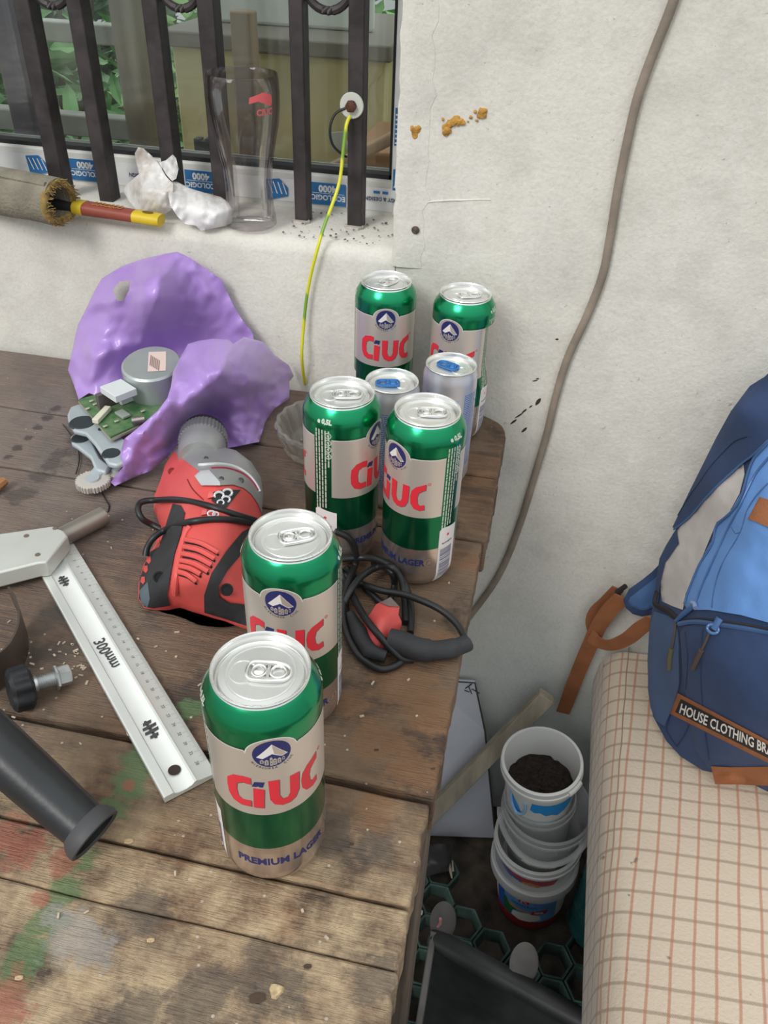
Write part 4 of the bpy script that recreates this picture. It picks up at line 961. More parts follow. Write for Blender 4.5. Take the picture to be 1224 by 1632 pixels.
mb = MB(); relief(mb, c6(672, 560, 742, 525, 786, 572, 780, 610, 797, 650, 742, 700, 712, 796, 622, 792, 592, 665, 640, 610), pf, 6, back=pback)
plug = mk('plug', mb, RED, tool, smooth=45, label='red plug body')
mb = MB(); relief(mb, c6(690, 552, 742, 525, 786, 572, 735, 570), pf, 5, thick=.004, off=.0012); mk('plug_window', mb, mat('plug_grey', (0.20, 0.15, 0.14), 0.6), plug)
mk('strain_relief', MB().tube(spline(cq([(735, 735, .014), (800, 752, .014), (880, 780, .013), (960, 786, .012), (1040, 776, .010), (1100, 756, .010), (1116, 748, .010)]), 5), [.0100 - .0000 * k for k in range(8)] + [.0096] * 6 + [.0082] * 8 + [.0072] * 9, 14), DGR, tool, label='black rubber sleeve')
mk('plug_shell', MB().tube(cq([(545, 610, .008), (590, 700, .009), (640, 790, .009), (720, 815, .008)]), [.004, .007, .007, .005], 12), DGR, tool)

# ================================================================== glass ashtray
AGL = mat('ashtray_glass', (0.66, 0.63, 0.57), 0.20, 0, var=.25, scale=40, trans=0.80, ior=1.42, bump=.15, bscale=90)
ac = Vector((-0.2085, 0.7475, 0.0006))
def scal(a, z): return 1 + 0.022 * math.cos(18 * a) * min(1, max(0, (z - 0.001) / .02))
at = thing('glass_ashtray', 'round clear glass ashtray with a scalloped rim beside the purple bag', 'ashtray', ac)
mk('bowl', MB().lathe([(0.0, 0.002), (0.034, 0.0008), (0.040, 0.0), (0.045, 0.004), (0.0525, 0.026), (0.0535, 0.031), (0.0525, 0.0345), (0.0490, 0.0345), (0.0455, 0.030), (0.038, 0.0115), (0.034, 0.0095), (0.0, 0.009)], 108, ac, None, False, scal), AGL, at, smooth=25)
mb = MB(); rnd = random.Random(2)
for k in range(60):
    r_ = 0.026 * rnd.random() ** .6; a = rnd.uniform(0, 6.28); mb.sphere(ac + Vector((r_ * math.cos(a), r_ * math.sin(a), .0105 + rnd.uniform(0, .002))), rnd.uniform(.0012, .0034), 6, 4, (1, 1, .6), .5)
mk('ash', mb, mat('ash', (0.30, 0.26, 0.23), 0.95, 0, 0.6, 120), at, smooth=0)['kind'] = 'stuff'
# ================================================================== purple bag and the motor unit half inside it
PUR = mat('bag_purple', (0.44, 0.27, 0.68), 0.33, 0, 0.10, 6, 0.22, 55, sheen=0.2, coat=.25)
def crumple(M, scale, strength, dist=.006):
    t = M.node_tree; b = t.nodes.get('Principled BSDF'); n = N(t, 'ShaderNodeTexNoise', noise_type='RIDGED_MULTIFRACTAL'); n.inputs['Scale'].default_value = scale; n.inputs['Detail'].default_value = 3
    t.links.new(objvec(t), n.inputs['Vector']); bumpto(t, b, n.outputs[0], strength, dist)
crumple(PUR, 13, .42)
c3 = lambda *a: crop(80, 380, 2.914, *a)
def wrk(k, amp, sc=38.0):
    def f(x, y):
        v1 = noise.noise(Vector((x / sc, y / sc * .8, k))); v2 = noise.noise(Vector((x / (sc * .42) + y / 60, y / (sc * .6), k + 5)))
        return amp * (abs(v1) * 2 - .6) + amp * .45 * (abs(v2) * 2 - .5)
    return f
def crease(lines, base):
    def f(x, y):
        v_ = base(x, y)
        for pts_, amp, w_ in lines:
            for (ax_, ay_), (bx_, by_) in zip(pts_[:-1], pts_[1:]):
                dx, dy = bx_ - ax_, by_ - ay_; L2 = dx * dx + dy * dy; u = min(1, max(0, ((x - ax_) * dx + (y - ay_) * dy) / L2)); q = math.hypot(x - ax_ - u * dx, y - ay_ - u * dy)
                if q < w_: v_ -= amp * (1 - q / w_) * .6
        return v_
    return f
bf = tps([(108, 600, 'z', .004), (125, 637, 'z', .004), (118, 545, 'y', .835), (150, 450, 'y', .860), (215, 412, 'y', .864), (288, 402, 'y', .870), (345, 432, 'y', .868), (400, 530, 'y', .862), (238, 470, 'y', .805), (232, 540, 'y', .842), (180, 500, 'y', .825), (150, 570, 'y', .800), (310, 480, 'y', .852), (300, 560, 'y', .868), (180, 600, 'y', .800), (260, 600, 'y', .858), (270, 430, 'y', .850), (250, 680, 'z', .004), (170, 640, 'z', .004), (140, 540, 'y', .825)])
_bf0 = bf
def bf(x, y): return min(_bf0(x, y), dep((x, y, 'z', .0065)))
bag = thing('plastic_bag', 'crumpled purple plastic carrier bag lying open against the wall', 'bag', onz(300, 700, 0))
mb = MB(); relief(mb, c3(82, 610, 90, 575, 108, 500, 112, 470, 130, 400, 165, 330, 205, 245, 240, 185, 330, 130, 430, 95, 540, 70, 590, 62, 650, 90, 730, 145, 800, 195, 818, 240, 850, 310, 890, 375, 940, 440, 950, 500, 800, 560, 640, 700, 560, 880, 440, 880, 300, 780, 215, 730, 180, 718, 132, 748, 110, 680), bf, 5.5, thick=.0022, wr=crease([([(286, 404), (258, 440), (246, 490), (226, 545)], .022, 42), ([(180, 500), (150, 560), (148, 600)], .010, 20), ([(226, 545), (170, 560), (145, 600)], .010, 16), ([(140, 490), (185, 478), (250, 440)], .010, 14), ([(310, 430), (330, 470), (318, 500)], .006, 12), ([(345, 440), (380, 520)], .006, 14), ([(250, 600), (215, 570)], -.008, 14)], wrk(1, .0040)), hole=c3(290, 240, 322, 200, 372, 196, 366, 240, 340, 292, 312, 290))
mk('back_sheet', mb, PUR, bag, smooth=75)
ff = tps([(286, 572, 'z', .085), (300, 548, 'z', .098), (341, 540, 'z', .104), (389, 536, 'z', .092), (437, 565, 'z', .058), (468, 600, 'z', .012), (461, 636, 'z', .006), (423, 672, 'z', .005), (413, 704, 'z', .004), (361, 715, 'z', .004), (282, 709, 'z', .012), (217, 761, 'z', .005), (183, 775, 'z', .004), (197, 744, 'z', .022), (198, 699, 'z', .052), (252, 655, 'z', .074), (276, 593, 'z', .086), (330, 590, 'z', .108), (400, 600, 'z', .078), (300, 650, 'z', .070), (370, 668, 'z', .030), (325, 692, 'z', .004), (330, 668, 'z', .014), (300, 690, 'z', .012), (240, 710, 'z', .034), (420, 640, 'z', .030)])
_ff0 = ff
def ff(x, y): return min(_ff0(x, y), dep((x, y, 'z', .0065)))
mb = MB(); relief(mb, c3(600, 560, 640, 490, 690, 475, 760, 465, 830, 470, 850, 490, 900, 457, 990, 480, 1040, 540, 1110, 590, 1131, 640, 1110, 665, 1112, 700, 1110, 745, 1040, 790, 1000, 850, 970, 945, 820, 975, 760, 955, 700, 960, 660, 975, 590, 962, 540, 1020, 470, 1078, 400, 1105, 300, 1150, 280, 1132, 340, 1060, 326, 1000, 345, 930, 420, 870, 500, 800, 545, 740, 560, 690, 570, 620), ff, 5, thick=.0022, wr=crease([([(300, 552), (284, 600), (262, 655), (228, 690), (205, 735), (186, 772)], .012, 18), ([(372, 545), (352, 590), (316, 630), (262, 690), (224, 752)], .012, 20), ([(395, 545), (380, 580)], .008, 10), ([(430, 590), (455, 620)], -.006, 12), ([(330, 560), (352, 600)], .005, 8), ([(310, 640), (360, 640), (430, 620)], -.010, 16), ([(340, 670), (380, 700)], .008, 10), ([(420, 650), (400, 700)], .008, 12), ([(300, 690), (250, 720), (230, 740)], -.008, 10), ([(240, 735), (290, 715)], .006, 7)], wrk(7, .0050, 30)))
mk('front_sheet', mb, PUR, bag, smooth=75)

un = thing('motor_gear_unit', 'grey motor with green circuit board and gears in the mouth of the purple bag', 'electronics', onz(175, 720, 0))
STL = mat('motor_steel', (0.46, 0.50, 0.49), 0.38, 0.45, 0.1, 30)
BRK = mat('bracket_grey', (0.46, 0.52, 0.55), 0.45, 0.15, 0.12, 20)
mtop = onz(241, 578, .078); axm = Vector((0.02, -0.16, 1)).normalized(); Mq = axm.to_track_quat('Z', 'Y').to_matrix()
motor = mk('motor_can', MB().lathe([(0.0, -0.046), (0.0325, -0.046), (0.0328, -0.006), (0.0322, -0.002), (0.0300, 0.0), (0.0, 0.0004)], 56, mtop, Mq), STL, un, smooth=32, label='round grey motor can')
mb = MB(); mb.cur = 0
q_ = [Mq @ Vector((x, y, .0007)) + mtop for x, y in ((-.008, .018), (.011, .021), (.020, -.013), (.001, -.017))]
mb.add(q_, [(0, 1, 2, 3)]); mk('paper_label', mb, mat('label_pink', (0.70, 0.56, 0.50), 0.7), motor)
mb = MB()
for k in range(6):
    mb.add([Mq @ Vector((-.001 + .0023 * k - .003 + dx, .012 - .0016 * k + dy, .0010)) + mtop for dx, dy in ((0, 0), (.0012, 0), (.0052, -.018), (.004, -.018))], [(0, 1, 2, 3)])
mk('label_lines', mb, mat('label_ink', (0.30, 0.20, 0.18), 0.7), motor)
zp = 0.040
pcbp = [(onz(x, y, zp).x, onz(x, y, zp).y) for x, y in ((125, 637), (181, 620), (262, 640), (258, 658), (176, 696))]
pcb = mk('circuit_board', MB().prism(pcbp, zp - .002, zp), mat('pcb_green', (0.045, 0.16, 0.055), 0.4, 0, 0.65, 90, col2=(0.16, 0.24, 0.12)), un, label='green circuit board')
mk('board_edge', MB().prism([(onz(x, y, zp).x, onz(x, y, zp).y) for x, y in ((124, 637), (127, 636), (177, 693), (258, 655), (260, 659), (176, 698))], zp - .0045, zp - .0021), mat('tin', (0.55, 0.50, 0.40), 0.4, 0.6), pcb)
def pbox(name, x, y, z0, z1, sx, sy, a, m_, par):
    p = onz(x, y, z0); mk(name, MB().box((p.x, p.y, (z0 + z1) / 2), (sx, sy, z1 - z0), Matrix.Rotation(a, 3, 'Z')), m_, par, bevel=.0006)
WPL = mat('plug_white', (0.70, 0.73, 0.74), 0.45)
pbox('connector', 190, 628, .058, .066, .030, .026, -.55, WPL, pcb); pbox('connector_leg', 172, 646, .041, .058, .006, .022, -.55, mat('conn_dark', (0.12, 0.10, 0.10), 0.5), pcb); pbox('connector_leg', 205, 640, .041, .058, .005, .020, -.55, WPL, pcb)
pbox('ribbon_socket', 163, 664, .041, .046, .007, .030, -.75 + 1.57 - .82, mat('socket_cream', (0.72, 0.70, 0.55), 0.5), pcb); pbox('chip', 196, 662, .041, .044, .016, .010, -.55, mat('chip_grey', (0.30, 0.34, 0.30), 0.4), pcb)
for x, y in ((146, 640), (152, 645), (186, 672), (228, 656), (140, 652), (168, 680)): pbox('chip', x, y, .041, .0425, .005, .003, .9, mat('smd', (0.55, 0.52, 0.42), 0.4, 0.4), pcb)
p = onz(219, 670, .044); mk('capacitor', MB().tube([p - Vector((.005, .003, 0)), p + Vector((.006, .004, 0))], .0042, 14), mat('cap_metal', (0.42, 0.36, 0.33), 0.25, 0.8), pcb)
for z0, z1, poly, nm in ((.026, .032, ((107, 660), (112, 648), (126, 643), (146, 652), (165, 682), (200, 700), (206, 702), (208, 726), (200, 736), (186, 741), (172, 738), (160, 720), (150, 705), (136, 690), (118, 686), (109, 674)), 'bracket'), (.013, .019, ((112, 695), (124, 688), (142, 694), (160, 730), (176, 742), (168, 752), (152, 748), (144, 728), (124, 712), (114, 706)), 'bracket')):
    mk(nm, MB().prism([(onz(x, y, z1).x, onz(x, y, z1).y) for x, y in poly], z0, z1), BRK, un, bevel=.002, label='grey plastic bracket')
for x, y, z, r in ((131, 673, .032, .0115), (128, 698, .0192, .0080), (177, 722, .032, .0078), (184, 692, .0322, .0042), (160, 684, .0322, .0022)):
    p = onz(x, y, z + .0003); mk('bearing_hole', MB().lathe([(0, .0), (r, 0.0), (r * 1.12, .0004), (r * 1.25, -.001)], 28, p), mat('hole_dark', (0.03, 0.04, 0.045), 0.6), un)
for x, y, r, n_, z in ((147, 760, .0165, 34, .008), (184, 745, .013, 28, .006)):
    p = onz(x, y, z + .009); p.z = z
    g_ = mk('gear', MB().lathe([(r * .3, 0), (r, 0), (r, .006), (r * .8, .0065), (r * .3, .0065)], n_ * 4, p, None, False, lambda a, zz, n_=n_: 1 + .05 * (1 if math.sin(a * n_) > 0 else -1)), mat('gear_cream', (0.52, 0.49, 0.45), 0.5, 0, 0.1, 30), un, smooth=20, label='pale toothed gear')
    mk('gear_hub', MB().lathe([(0, .0085), (r * .42, .0085), (r * .45, .0065), (r * .45, .002)], 24, p), BRK, g_)
a_ = onz(164, 742, .016); b_ = onz(147, 762, .0145); mk('gear_arm', MB().tube([a_, b_], [.008, .0055], 12, flat=.35), BRK, un)

# ================================================================== try square with engraved rule
ALS = mat('rule_aluminium', (0.74, 0.76, 0.72), 0.40, 0.35, 0.10, 9)
ALW = mat('rule_channel', (0.88, 0.90, 0.87), 0.45, 0.2, 0.10, 12)
INK = mat('engraved_ink', (0.055, 0.055, 0.055), 0.6)
e0 = onz(262, 1275, .004); e1 = onz(58, 903, .004); dl = (e1 - e0); dl.z = 0; dl.normalize(); dw = Vector((dl.y, -dl.x, 0))
BLEN = 0.300; BW = 0.0385
sq = thing('try_square', 'silver aluminium try square with a 300 millimetre rule lying on the bench', 'square', e0)
def bp(u, w_, z): return Vector((e0.x, e0.y, 0)) + dl * u + dw * w_ + Vector((0, 0, z))
sec = [(0, .0008), (0, .0060), (.0012, .0066), (.0068, .0066), (.0078, .0052), (.0105, .0040), (.0160, .0036), (.0205, .0046), (.0228, .0068), (.0240, .0070), (.0255, .0060), (.0380, .0040), (BW, .0034), (BW, .0008)]
mb = MB(); mb.loft([[bp(u, w_, z) for w_, z in sec] for u in (0, .012, .1, .2, BLEN)])
blade = mk('rule_blade', mb, ALS, sq, smooth=25)
mb = MB(); mb.loft([[bp(u, w_, z) for w_, z in ((.0076, .0057), (.0105, .00425), (.0160, .00385), (.0205, .00485), (.0226, .0066), (.0222, .0036), (.0160, .0020), (.0090, .0030))] for u in (0.0002, BLEN - .0002)]); mk('channel', mb, ALW, blade, label='bright hollow channel')
def onblade(sh, u0, w0, zf, rot=0, eps=.00025):
    c_, s_ = math.cos(rot), math.sin(rot)
    return [bp(u0 + x * c_ - y * s_, w0 + x * s_ + y * c_, zf(w0 + x * s_ + y * c_) + eps) for x, y in sh[0]], sh[1]
zs_ = lambda w_: float(np.interp(w_, [q[0] for q in sec[1:-1]], [q[1] for q in sec[1:-1]]))
mb = MB()
for k in range(1, 281):
    u = BLEN - .006 - k * .001
    if u < .003: break
    l = .0052 if k % 10 == 0 else (.0038 if k % 5 == 0 else .0024)
    if k % 5 and k < 60: continue
    mb.add(*onblade(([( -.00009, 0), (.00009, 0), (.00009, l), (-.00009, l)], [(0, 1, 2, 3)]), u, BW - .0004 - l, zs_))
for k in range(1, 29):
    u = BLEN - .006 - k * .01
    if u < .004: continue
    mb.add(*onblade(text2d(str(k), .0034, .00006), u, BW - .0078, zs_, math.pi))
mk('scale_marks', mb, mat('scale_ink', (0.22, 0.21, 0.19), 0.6), blade)
mb = MB(); mb.add(*onblade(text2d('300mm', .0130, .00025, xs=.92), .1500, .0152, lambda w_: zs_(w_) + .0004, math.pi)); 
mk('engraved_lettering', mb, INK, blade)
def diamond(u, w_, s_):
    mb = MB()
    for k in range(4):
        f_ = -1.5 + k; mb.add(*onblade(([(f_ * .0036 * s_ - .0012 * s_, -.0052 * s_ + abs(f_) * .0016 * s_), (f_ * .0036 * s_ + .0010 * s_, -.0046 * s_ + abs(f_) * .0016 * s_), (f_ * .0036 * s_ + .0012 * s_, .0052 * s_ - abs(f_) * .0016 * s_), (f_ * .0036 * s_ - .0010 * s_, .0046 * s_ - abs(f_) * .0016 * s_)], [(0, 1, 2, 3)]), u, w_, lambda q: zs_(q) + .0005))
    mb.add(*onblade(([(-.0075 * s_, .0012 * s_), (-.0075 * s_, -.0004 * s_), (.0075 * s_, -.0014 * s_), (.0075 * s_, .0002 * s_)], [(0, 1, 2, 3)]), u, w_, lambda q: zs_(q) + .0006))
    mk('engraved_logo', mb, INK, blade)
diamond(.0600, .0150, 1.25); diamond(.253, .0140, 1.0)
mk('hang_hole', MB().lathe([(0, 0), (.0038, 0), (.0044, .0003)], 24, bp(.0175, .0150, .0050)), mat('hole_brown', (0.035, 0.025, 0.02), 0.9), blade)
hd = [(onz(x, y, .024).x, onz(x, y, .024).y) for x, y in ((-70, 868), (0, 850), (84, 838), (103, 846), (108, 854), (74, 896), (60, 897), (0, 912), (-70, 928))]
hb = mk('stock', MB().prism(hd, .0074, .024), mat('stock_alu', (0.64, 0.66, 0.61), 0.45, 0.3, 0.12, 12), sq, bevel=.0016, label='grey cast stock')
mk('stock_foot', MB().prism([(onz(x, y, .007).x, onz(x, y, .007).y) for x, y in ((-70, 905), (0, 890), (48, 884), (48, 912), (0, 925), (-70, 942))], .0005, .0074), MATS['stock_alu'], sq, bevel=.001)
for x, y in ((42, 854), (88, 842), (60, 884)): p = onz(x, y, .0241); mk('rivet', MB().lathe([(0, .0006), (.0022, .0004), (.0026, -.0004)], 14, p), mat('rivet_brown', (0.22, 0.17, 0.14), 0.5, 0.4), hb)
pa = onz(60, 876, .0120); pb_ = onz(165, 822, .0105)
mk('round_pin', MB().tube([pa, pb_], .0092, 24), mat('pin_steel', (0.34, 0.31, 0.27), 0.38, 0.6, 0.2, 20), sq, smooth=40, label='round steel pin')

# ================================================================== clamp knob with bolt, steel band, black grip, wood stub
kc = onz(36, 1096, .0165); ke = onz(112, 1074, .0110); kd = (ke - kc).normalized(); Mq = kd.to_track_quat('Z', 'Y').to_matrix()
kn = thing('clamp_knob', 'black lobed plastic clamp knob with a threaded steel bolt', 'knob', Vector((kc.x, kc.y, 0)))
mk('knob', MB().lathe([(0, -.0095), (.0130, -.0095), (.0160, -.0070), (.0163, .0040), (.0140, .0065), (.0060, .0080), (0, .0080)], 64, kc, Mq, False, lambda a, z: 1 + .07 * math.cos(a * 8)), mat('knob_black', (0.018, 0.020, 0.024), 0.5, 0, 0.2, 60, .1, 200), kn, smooth=40)
ZNC = mat('zinc', (0.62, 0.64, 0.64), 0.32, 0.8, 0.12, 90)
L_ = (ke - kc).length; pr_ = [(.0058, .007)]; z = .010
while z < L_ - .012: pr_ += [(.0060, z), (.0052, z + .0007)]; z += .0014
pr_ += [(.0058, L_ - .011)]
mk('threaded_bolt', MB().lathe(pr_, 20, kc, Mq), ZNC, kn, smooth=20, label='zinc threaded bolt')
mk('bolt_head', MB().lathe([(.0050, L_ - .0115), (.0098, L_ - .0110), (.0098, L_ - .0095), (.0080, L_ - .0085), (.0080, L_ - .0010), (.0068, L_), (0, L_)], 6, kc, Mq), ZNC, kn, smooth=20)
bpts = [onz(x, y, .034) for x, y in ((-60, 1075), (-30, 1060), (-5, 1043), (12, 1028), (23, 1010), (29, 992), (29, 972), (24, 953), (13, 935))]
bpts = spline(bpts, 6); rings = []
for i, p in enumerate(bpts):
    d_ = (bpts[min(i + 1, len(bpts) - 1)] - bpts[max(0, i - 1)]).normalized(); n_ = Vector((d_.y, -d_.x, 0))
    f_ = min(1, (len(bpts) - 1 - i) / 9 + .25)
    rings.append([p + n_ * .0008, p - n_ * .0008, p - n_ * .0008 + Vector((0, 0, -.0325 * f_)), p + n_ * .0008 + Vector((0, 0, -.0325 * f_))])
tag(mk('steel_band', MB().loft(rings), mat('band_steel', (0.16, 0.125, 0.105), 0.38, 0.6, 0.3, 14), smooth=50), 'curved dark steel band standing on edge at the left end of the bench', 'band')
g0 = onz(-40, 1159, .060); g1 = onz(152, 1332, .0200); gd = (g1 - g0).normalized(); Mq = gd.to_track_quat('Z', 'Y').to_matrix(); GL = (g1 - g0).length
hg = thing('rubber_grip', 'large black tubular rubber grip with a flared open end', 'grip', Vector((g0.lerp(g1, .5).x, g0.lerp(g1, .5).y, 0)))
RUB = mat('rubber_black', (0.022, 0.025, 0.028), 0.36, 0, 0.25, 25, .05, 150)
mk('tube', MB().lathe([(.0140, 0), (.0180, .0), (.0168, GL * .5), (.0150, GL - .012), (.0154, GL - .007)], 48, g0, Mq), RUB, hg)
mk('flange', MB().lathe([(.0152, GL - .011), (.0180, GL - .007), (.0190, GL - .003), (.0188, GL), (.0174, GL + .0006), (.0160, GL - .001)], 48, g0, Mq), mat('rubber_grey', (0.060, 0.060, 0.063), 0.55), hg, label='flared end ring')
mk('bore', MB().lathe([(.0162, GL - .0012), (.0150, GL - .004), (.0130, GL - .04), (0, GL - .041)], 40, g0, Mq), mat('bore_shade', (.006, .006, .007), .7), hg)  # the shade inside the hollow is put into a darker colour
a_ = onz(-14, 782, .006); b_ = onz(8, 766, .008)
tag(mk('wood_stub', MB().tube([a_, b_], [.006, .0045], 8), mat('stub_orange', (0.42, 0.20, 0.08), 0.7, 0, 0.3, 60)), 'orange brown end of a thin wooden stick at the left edge of the bench', 'stick')
hair = [onz(x, y, z) for x, y, z in ((70, 722, .001), (78, 752, .001), (84, 757, .0006), (110, 680, .003), (124, 700, .001), (126, 730, .0006), (121, 752, .0006))]
tag(mk('loose_thread', MB().tube(spline([onz(x, y, .0012) for x, y in ((100, 676), (114, 695), (124, 714), (126, 735), (121, 755))], 5), .0006, 6), CORD), 'thin dark thread lying beside the motor gear unit', 'thread')
tag(mk('loose_wire', MB().tube(spline([onz(x, y, z) for x, y, z in ((160, 780, .001), (168, 795, .002), (174, 806, .001), (172, 816, .0008))], 5), .0007, 6), CORD), 'short dark wire end by the round pin of the try square', 'wire')
# ================================================================== things on the window sill
SZ = SILL + 0.0012
# tall beer glass
PGL = bpy.data.materials.new('clear_glass'); PGL.use_nodes = True; g2t = PGL.node_tree; g2t.nodes.remove(g2t.nodes['Principled BSDF'])
tr2 = N(g2t, 'ShaderNodeBsdfTransparent'); gl2 = N(g2t, 'ShaderNodeBsdfGlossy'); gl2.inputs['Roughness'].default_value = 0.04; lw = N(g2t, 'ShaderNodeLayerWeight'); lw.inputs[0].default_value = 0.35
mx2 = N(g2t, 'ShaderNodeMixShader'); rm2 = ramp(g2t, lw.outputs['Facing'], [(0.25, (0.985, 0.975, 0.975)), (0.75, (0.90, 0.86, 0.875)), (1.0, (0.66, 0.58, 0.62))]); g2t.links.new(rm2, tr2.inputs[0])
g2t.links.new(mth(g2t, 'MULTIPLY', lw.outputs['Fresnel'], 0.45), mx2.inputs[0]); g2t.links.new(tr2.outputs[0], mx2.inputs[1]); g2t.links.new(gl2.outputs[0], mx2.inputs[2]); g2t.links.new(mx2.outputs[0], g2t.nodes['Material Output'].inputs[0])
gc = Vector((-0.3400, 0.914, SZ + 0.0022))
pg = thing('beer_glass', 'tall clear beer glass with worn red print standing on the window sill', 'glass', gc)
outer = [(0.0, 0.0006), (0.0270, 0.0), (0.0295, 0.002), (0.0288, 0.010), (0.0268, 0.024), (0.0262, 0.042), (0.0275, 0.062), (0.0318, 0.086), (0.0365, 0.108), (0.0385, 0.126), (0.0386, 0.142), (0.0376, 0.1565)]
inner = [(r - (0.0021 if z > 0.05 else 0.0030), z) for r, z in reversed(outer[3:])]
inner[0] = (0.0359, 0.1563); inner[-1] = (0.0235, 0.0120)
def ribs(a, z):
    k = min(1, max(0, (0.105 - z) / .05)) * min(1, max(0, z / 0.012))
    return 1 - 0.022 * k * (0.5 + 0.5 * math.cos(10 * a))
mk('glass_wall', MB().lathe(outer + [(0.0369, 0.1571)] + inner + [(0.0, 0.0110)], 100, gc, None, False, ribs), PGL, pg, smooth=60)
GRD = mat('glass_red', (0.75, 0.13, 0.14), 0.4)
def onglass(sh, th0, z0):
    out = []
    for s, z in sh[0]:
        R = float(np.interp(z0 + z, [q[1] for q in outer[3:]], [q[0] for q in outer[3:]])) + .0003; a = th0 + s / R
        out.append(gc + Vector((R * math.sin(a), -R * math.cos(a), z0 + z)))
    return out, sh[1]
mb = MB(); mb.add(*onglass(shape2d([(-.012, .001), (-.002, .003), (.014, -.003), (.016, .001), (.015, .008), (.004, .011), (-.011, .007)], .003), .80, .1335)); mb.add(*onglass(text2d('CIUC', .0085, .0003, hmax=.003), 0.95, .1255))
mk('printed_mark', mb, GRD, pg, label='worn red print')
# knotted clear plastic bag
PLB = bpy.data.materials.new('bag_clear'); PLB.use_nodes = True; pt_ = PLB.node_tree; pb2 = pt_.nodes['Principled BSDF']
pb2.inputs['Base Color'].default_value = (0.80, 0.77, 0.74, 1); pb2.inputs['Roughness'].default_value = 0.42; pb2.inputs['Coat Weight'].default_value = 0.25; pb2.inputs['Coat Roughness'].default_value = 0.12
nn = noi(pt_, objvec(pt_), 16, 6, .7); pt_.links.new(ramp(pt_, nn, [(0.33, (0.70, 0.62, 0.54)), (0.46, (0.88, 0.85, 0.82)), (0.60, (0.95, 0.94, 0.93))]), pb2.inputs['Base Color'])
pt_.links.new(ramp(pt_, noi(pt_, objvec(pt_), 24, 5, .6), [(0.40, (0.55, 0.55, 0.55)), (0.6, (0.90, 0.90, 0.90))]), pb2.inputs['Alpha'])
crumple(PLB, 22, .18, .004)
kb = thing('knotted_bag', 'knotted clear plastic bag slumped on the window sill left of the beer glass', 'bag', onz(285, 352, SZ))
c9 = lambda *a: crop(180, 200, 4.08, *a)
kf = tps([(190, 305, 'z', SZ + .008), (222, 338, 'y', .905), (275, 342, 'y', .902), (222, 262, 'y', .93), (222, 236, 'y', .925), (262, 290, 'y', .91), (235, 300, 'y', .893), (280, 250, 'y', .93), (272, 296, 'y', .897)])
mb = MB(); relief(mb, c9(62, 425, 92, 380, 170, 315, 152, 245, 142, 180, 165, 140, 200, 150, 255, 200, 305, 262, 345, 330, 392, 380, 388, 440, 376, 500, 384, 545, 335, 578, 235, 562, 150, 548, 110, 500), kf, 3.2, thick=.0016, wr=wrk(3, .0040, 22)); mk('upper_sheet', mb, PLB, kb, smooth=70)
kf2 = tps([(262, 300, 'y', .905), (300, 350, 'y', .882), (320, 366, 'z', SZ + .002), (375, 355, 'z', SZ + .002), (376, 335, 'y', .905), (345, 312, 'y', .918), (300, 300, 'y', .912), (320, 335, 'y', .878), (285, 330, 'y', .880), (350, 340, 'y', .882), (275, 312, 'y', .885)])
def kback(x, y, t_):
    p = pt(x, y, t_); c_ = onz(330, 350, SZ + .012) + Vector((0, .02, 0)); q = c_.lerp(p, .8); return Vector((q.x, q.y + .012, max(SZ + .001, q.z - .004)))
mb = MB(); relief(mb, c9(365, 365, 415, 365, 500, 408, 600, 438, 700, 464, 750, 498, 776, 545, 774, 635, 738, 652, 640, 672, 572, 684, 540, 652, 470, 640, 420, 592, 372, 520, 362, 460), kf2, 3.2, back=kback, wr=wrk(4, .0032, 22)); mk('filled_end', mb, PLB, kb, smooth=70)
kf3 = tps([(255, 262, 'y', .925), (275, 247, 'y', .935), (284, 270, 'y', .93), (278, 287, 'y', .912)])
mb = MB(); relief(mb, c9(300, 240, 345, 226, 388, 188, 410, 210, 427, 282, 412, 345, 385, 362, 345, 318), kf3, 3, thick=.0014, wr=wrk(6, .004, 16)); mk('loose_corner', mb, PLB, kb, smooth=70)
# rolled canvas and paint brush handle
CNV = mat('canvas_grey', (0.30, 0.275, 0.21), 0.9, 0, 0.35, 30, 0.5, 300)
r0 = Vector((-0.82, 0.908, SZ + .0270)); r1 = onz(100, 321, SZ + .0235); r1.y -= .006; rd = (r1 - r0).normalized(); Mq = rd.to_track_quat('Z', 'Y').to_matrix(); RL = (r1 - r0).length
rl = thing('canvas_roll', 'rolled grey canvas cloth with a frayed ochre edge lying on the window sill', 'cloth', Vector((r0.lerp(r1, .5).x, .92, SZ)))
rgs = []
for i in range(16):
    z = RL * i / 15; ring = []
    for k in range(30):
        a = 2 * math.pi * k / 30; rr_ = 0.0262 * (1 + .07 * noise.noise(Vector((math.cos(a) * 1.5, math.sin(a) * 1.5, z * 18))))
        p = r0 + Mq @ Vector((rr_ * math.cos(a), rr_ * math.sin(a) , z)); p.z = max(p.z, SZ + .001); ring.append(p)
    rgs.append(ring)
inn = [[r0 + Mq @ Vector((.0190 * math.cos(2 * math.pi * k / 30), .0170 * math.sin(2 * math.pi * k / 30), z)) for k in range(30)] for z in (RL - .001, RL - .05)]
mk('rolled_cloth', MB().loft(rgs + inn), CNV, rl, smooth=60)
mk('cloth_layer', MB().tube(spline([r0 + Mq @ Vector((.0265 * math.cos(a), .0265 * math.sin(a), RL * f_)) for a, f_ in ((2.0, .1), (2.05, .5), (2.1, .99))], 4), .0028, 8), CNV, rl)
mb = MB(); rnd = random.Random(11)
ep = [r0 + Mq @ Vector((.0228 * math.cos(a), .0215 * math.sin(a), RL - .002)) for a in [2 * math.pi * k / 26 for k in range(26)]]
for p in ep: p.z = max(p.z, SZ + .0045)
mb.tube(ep, .0044, 8, loop=True)
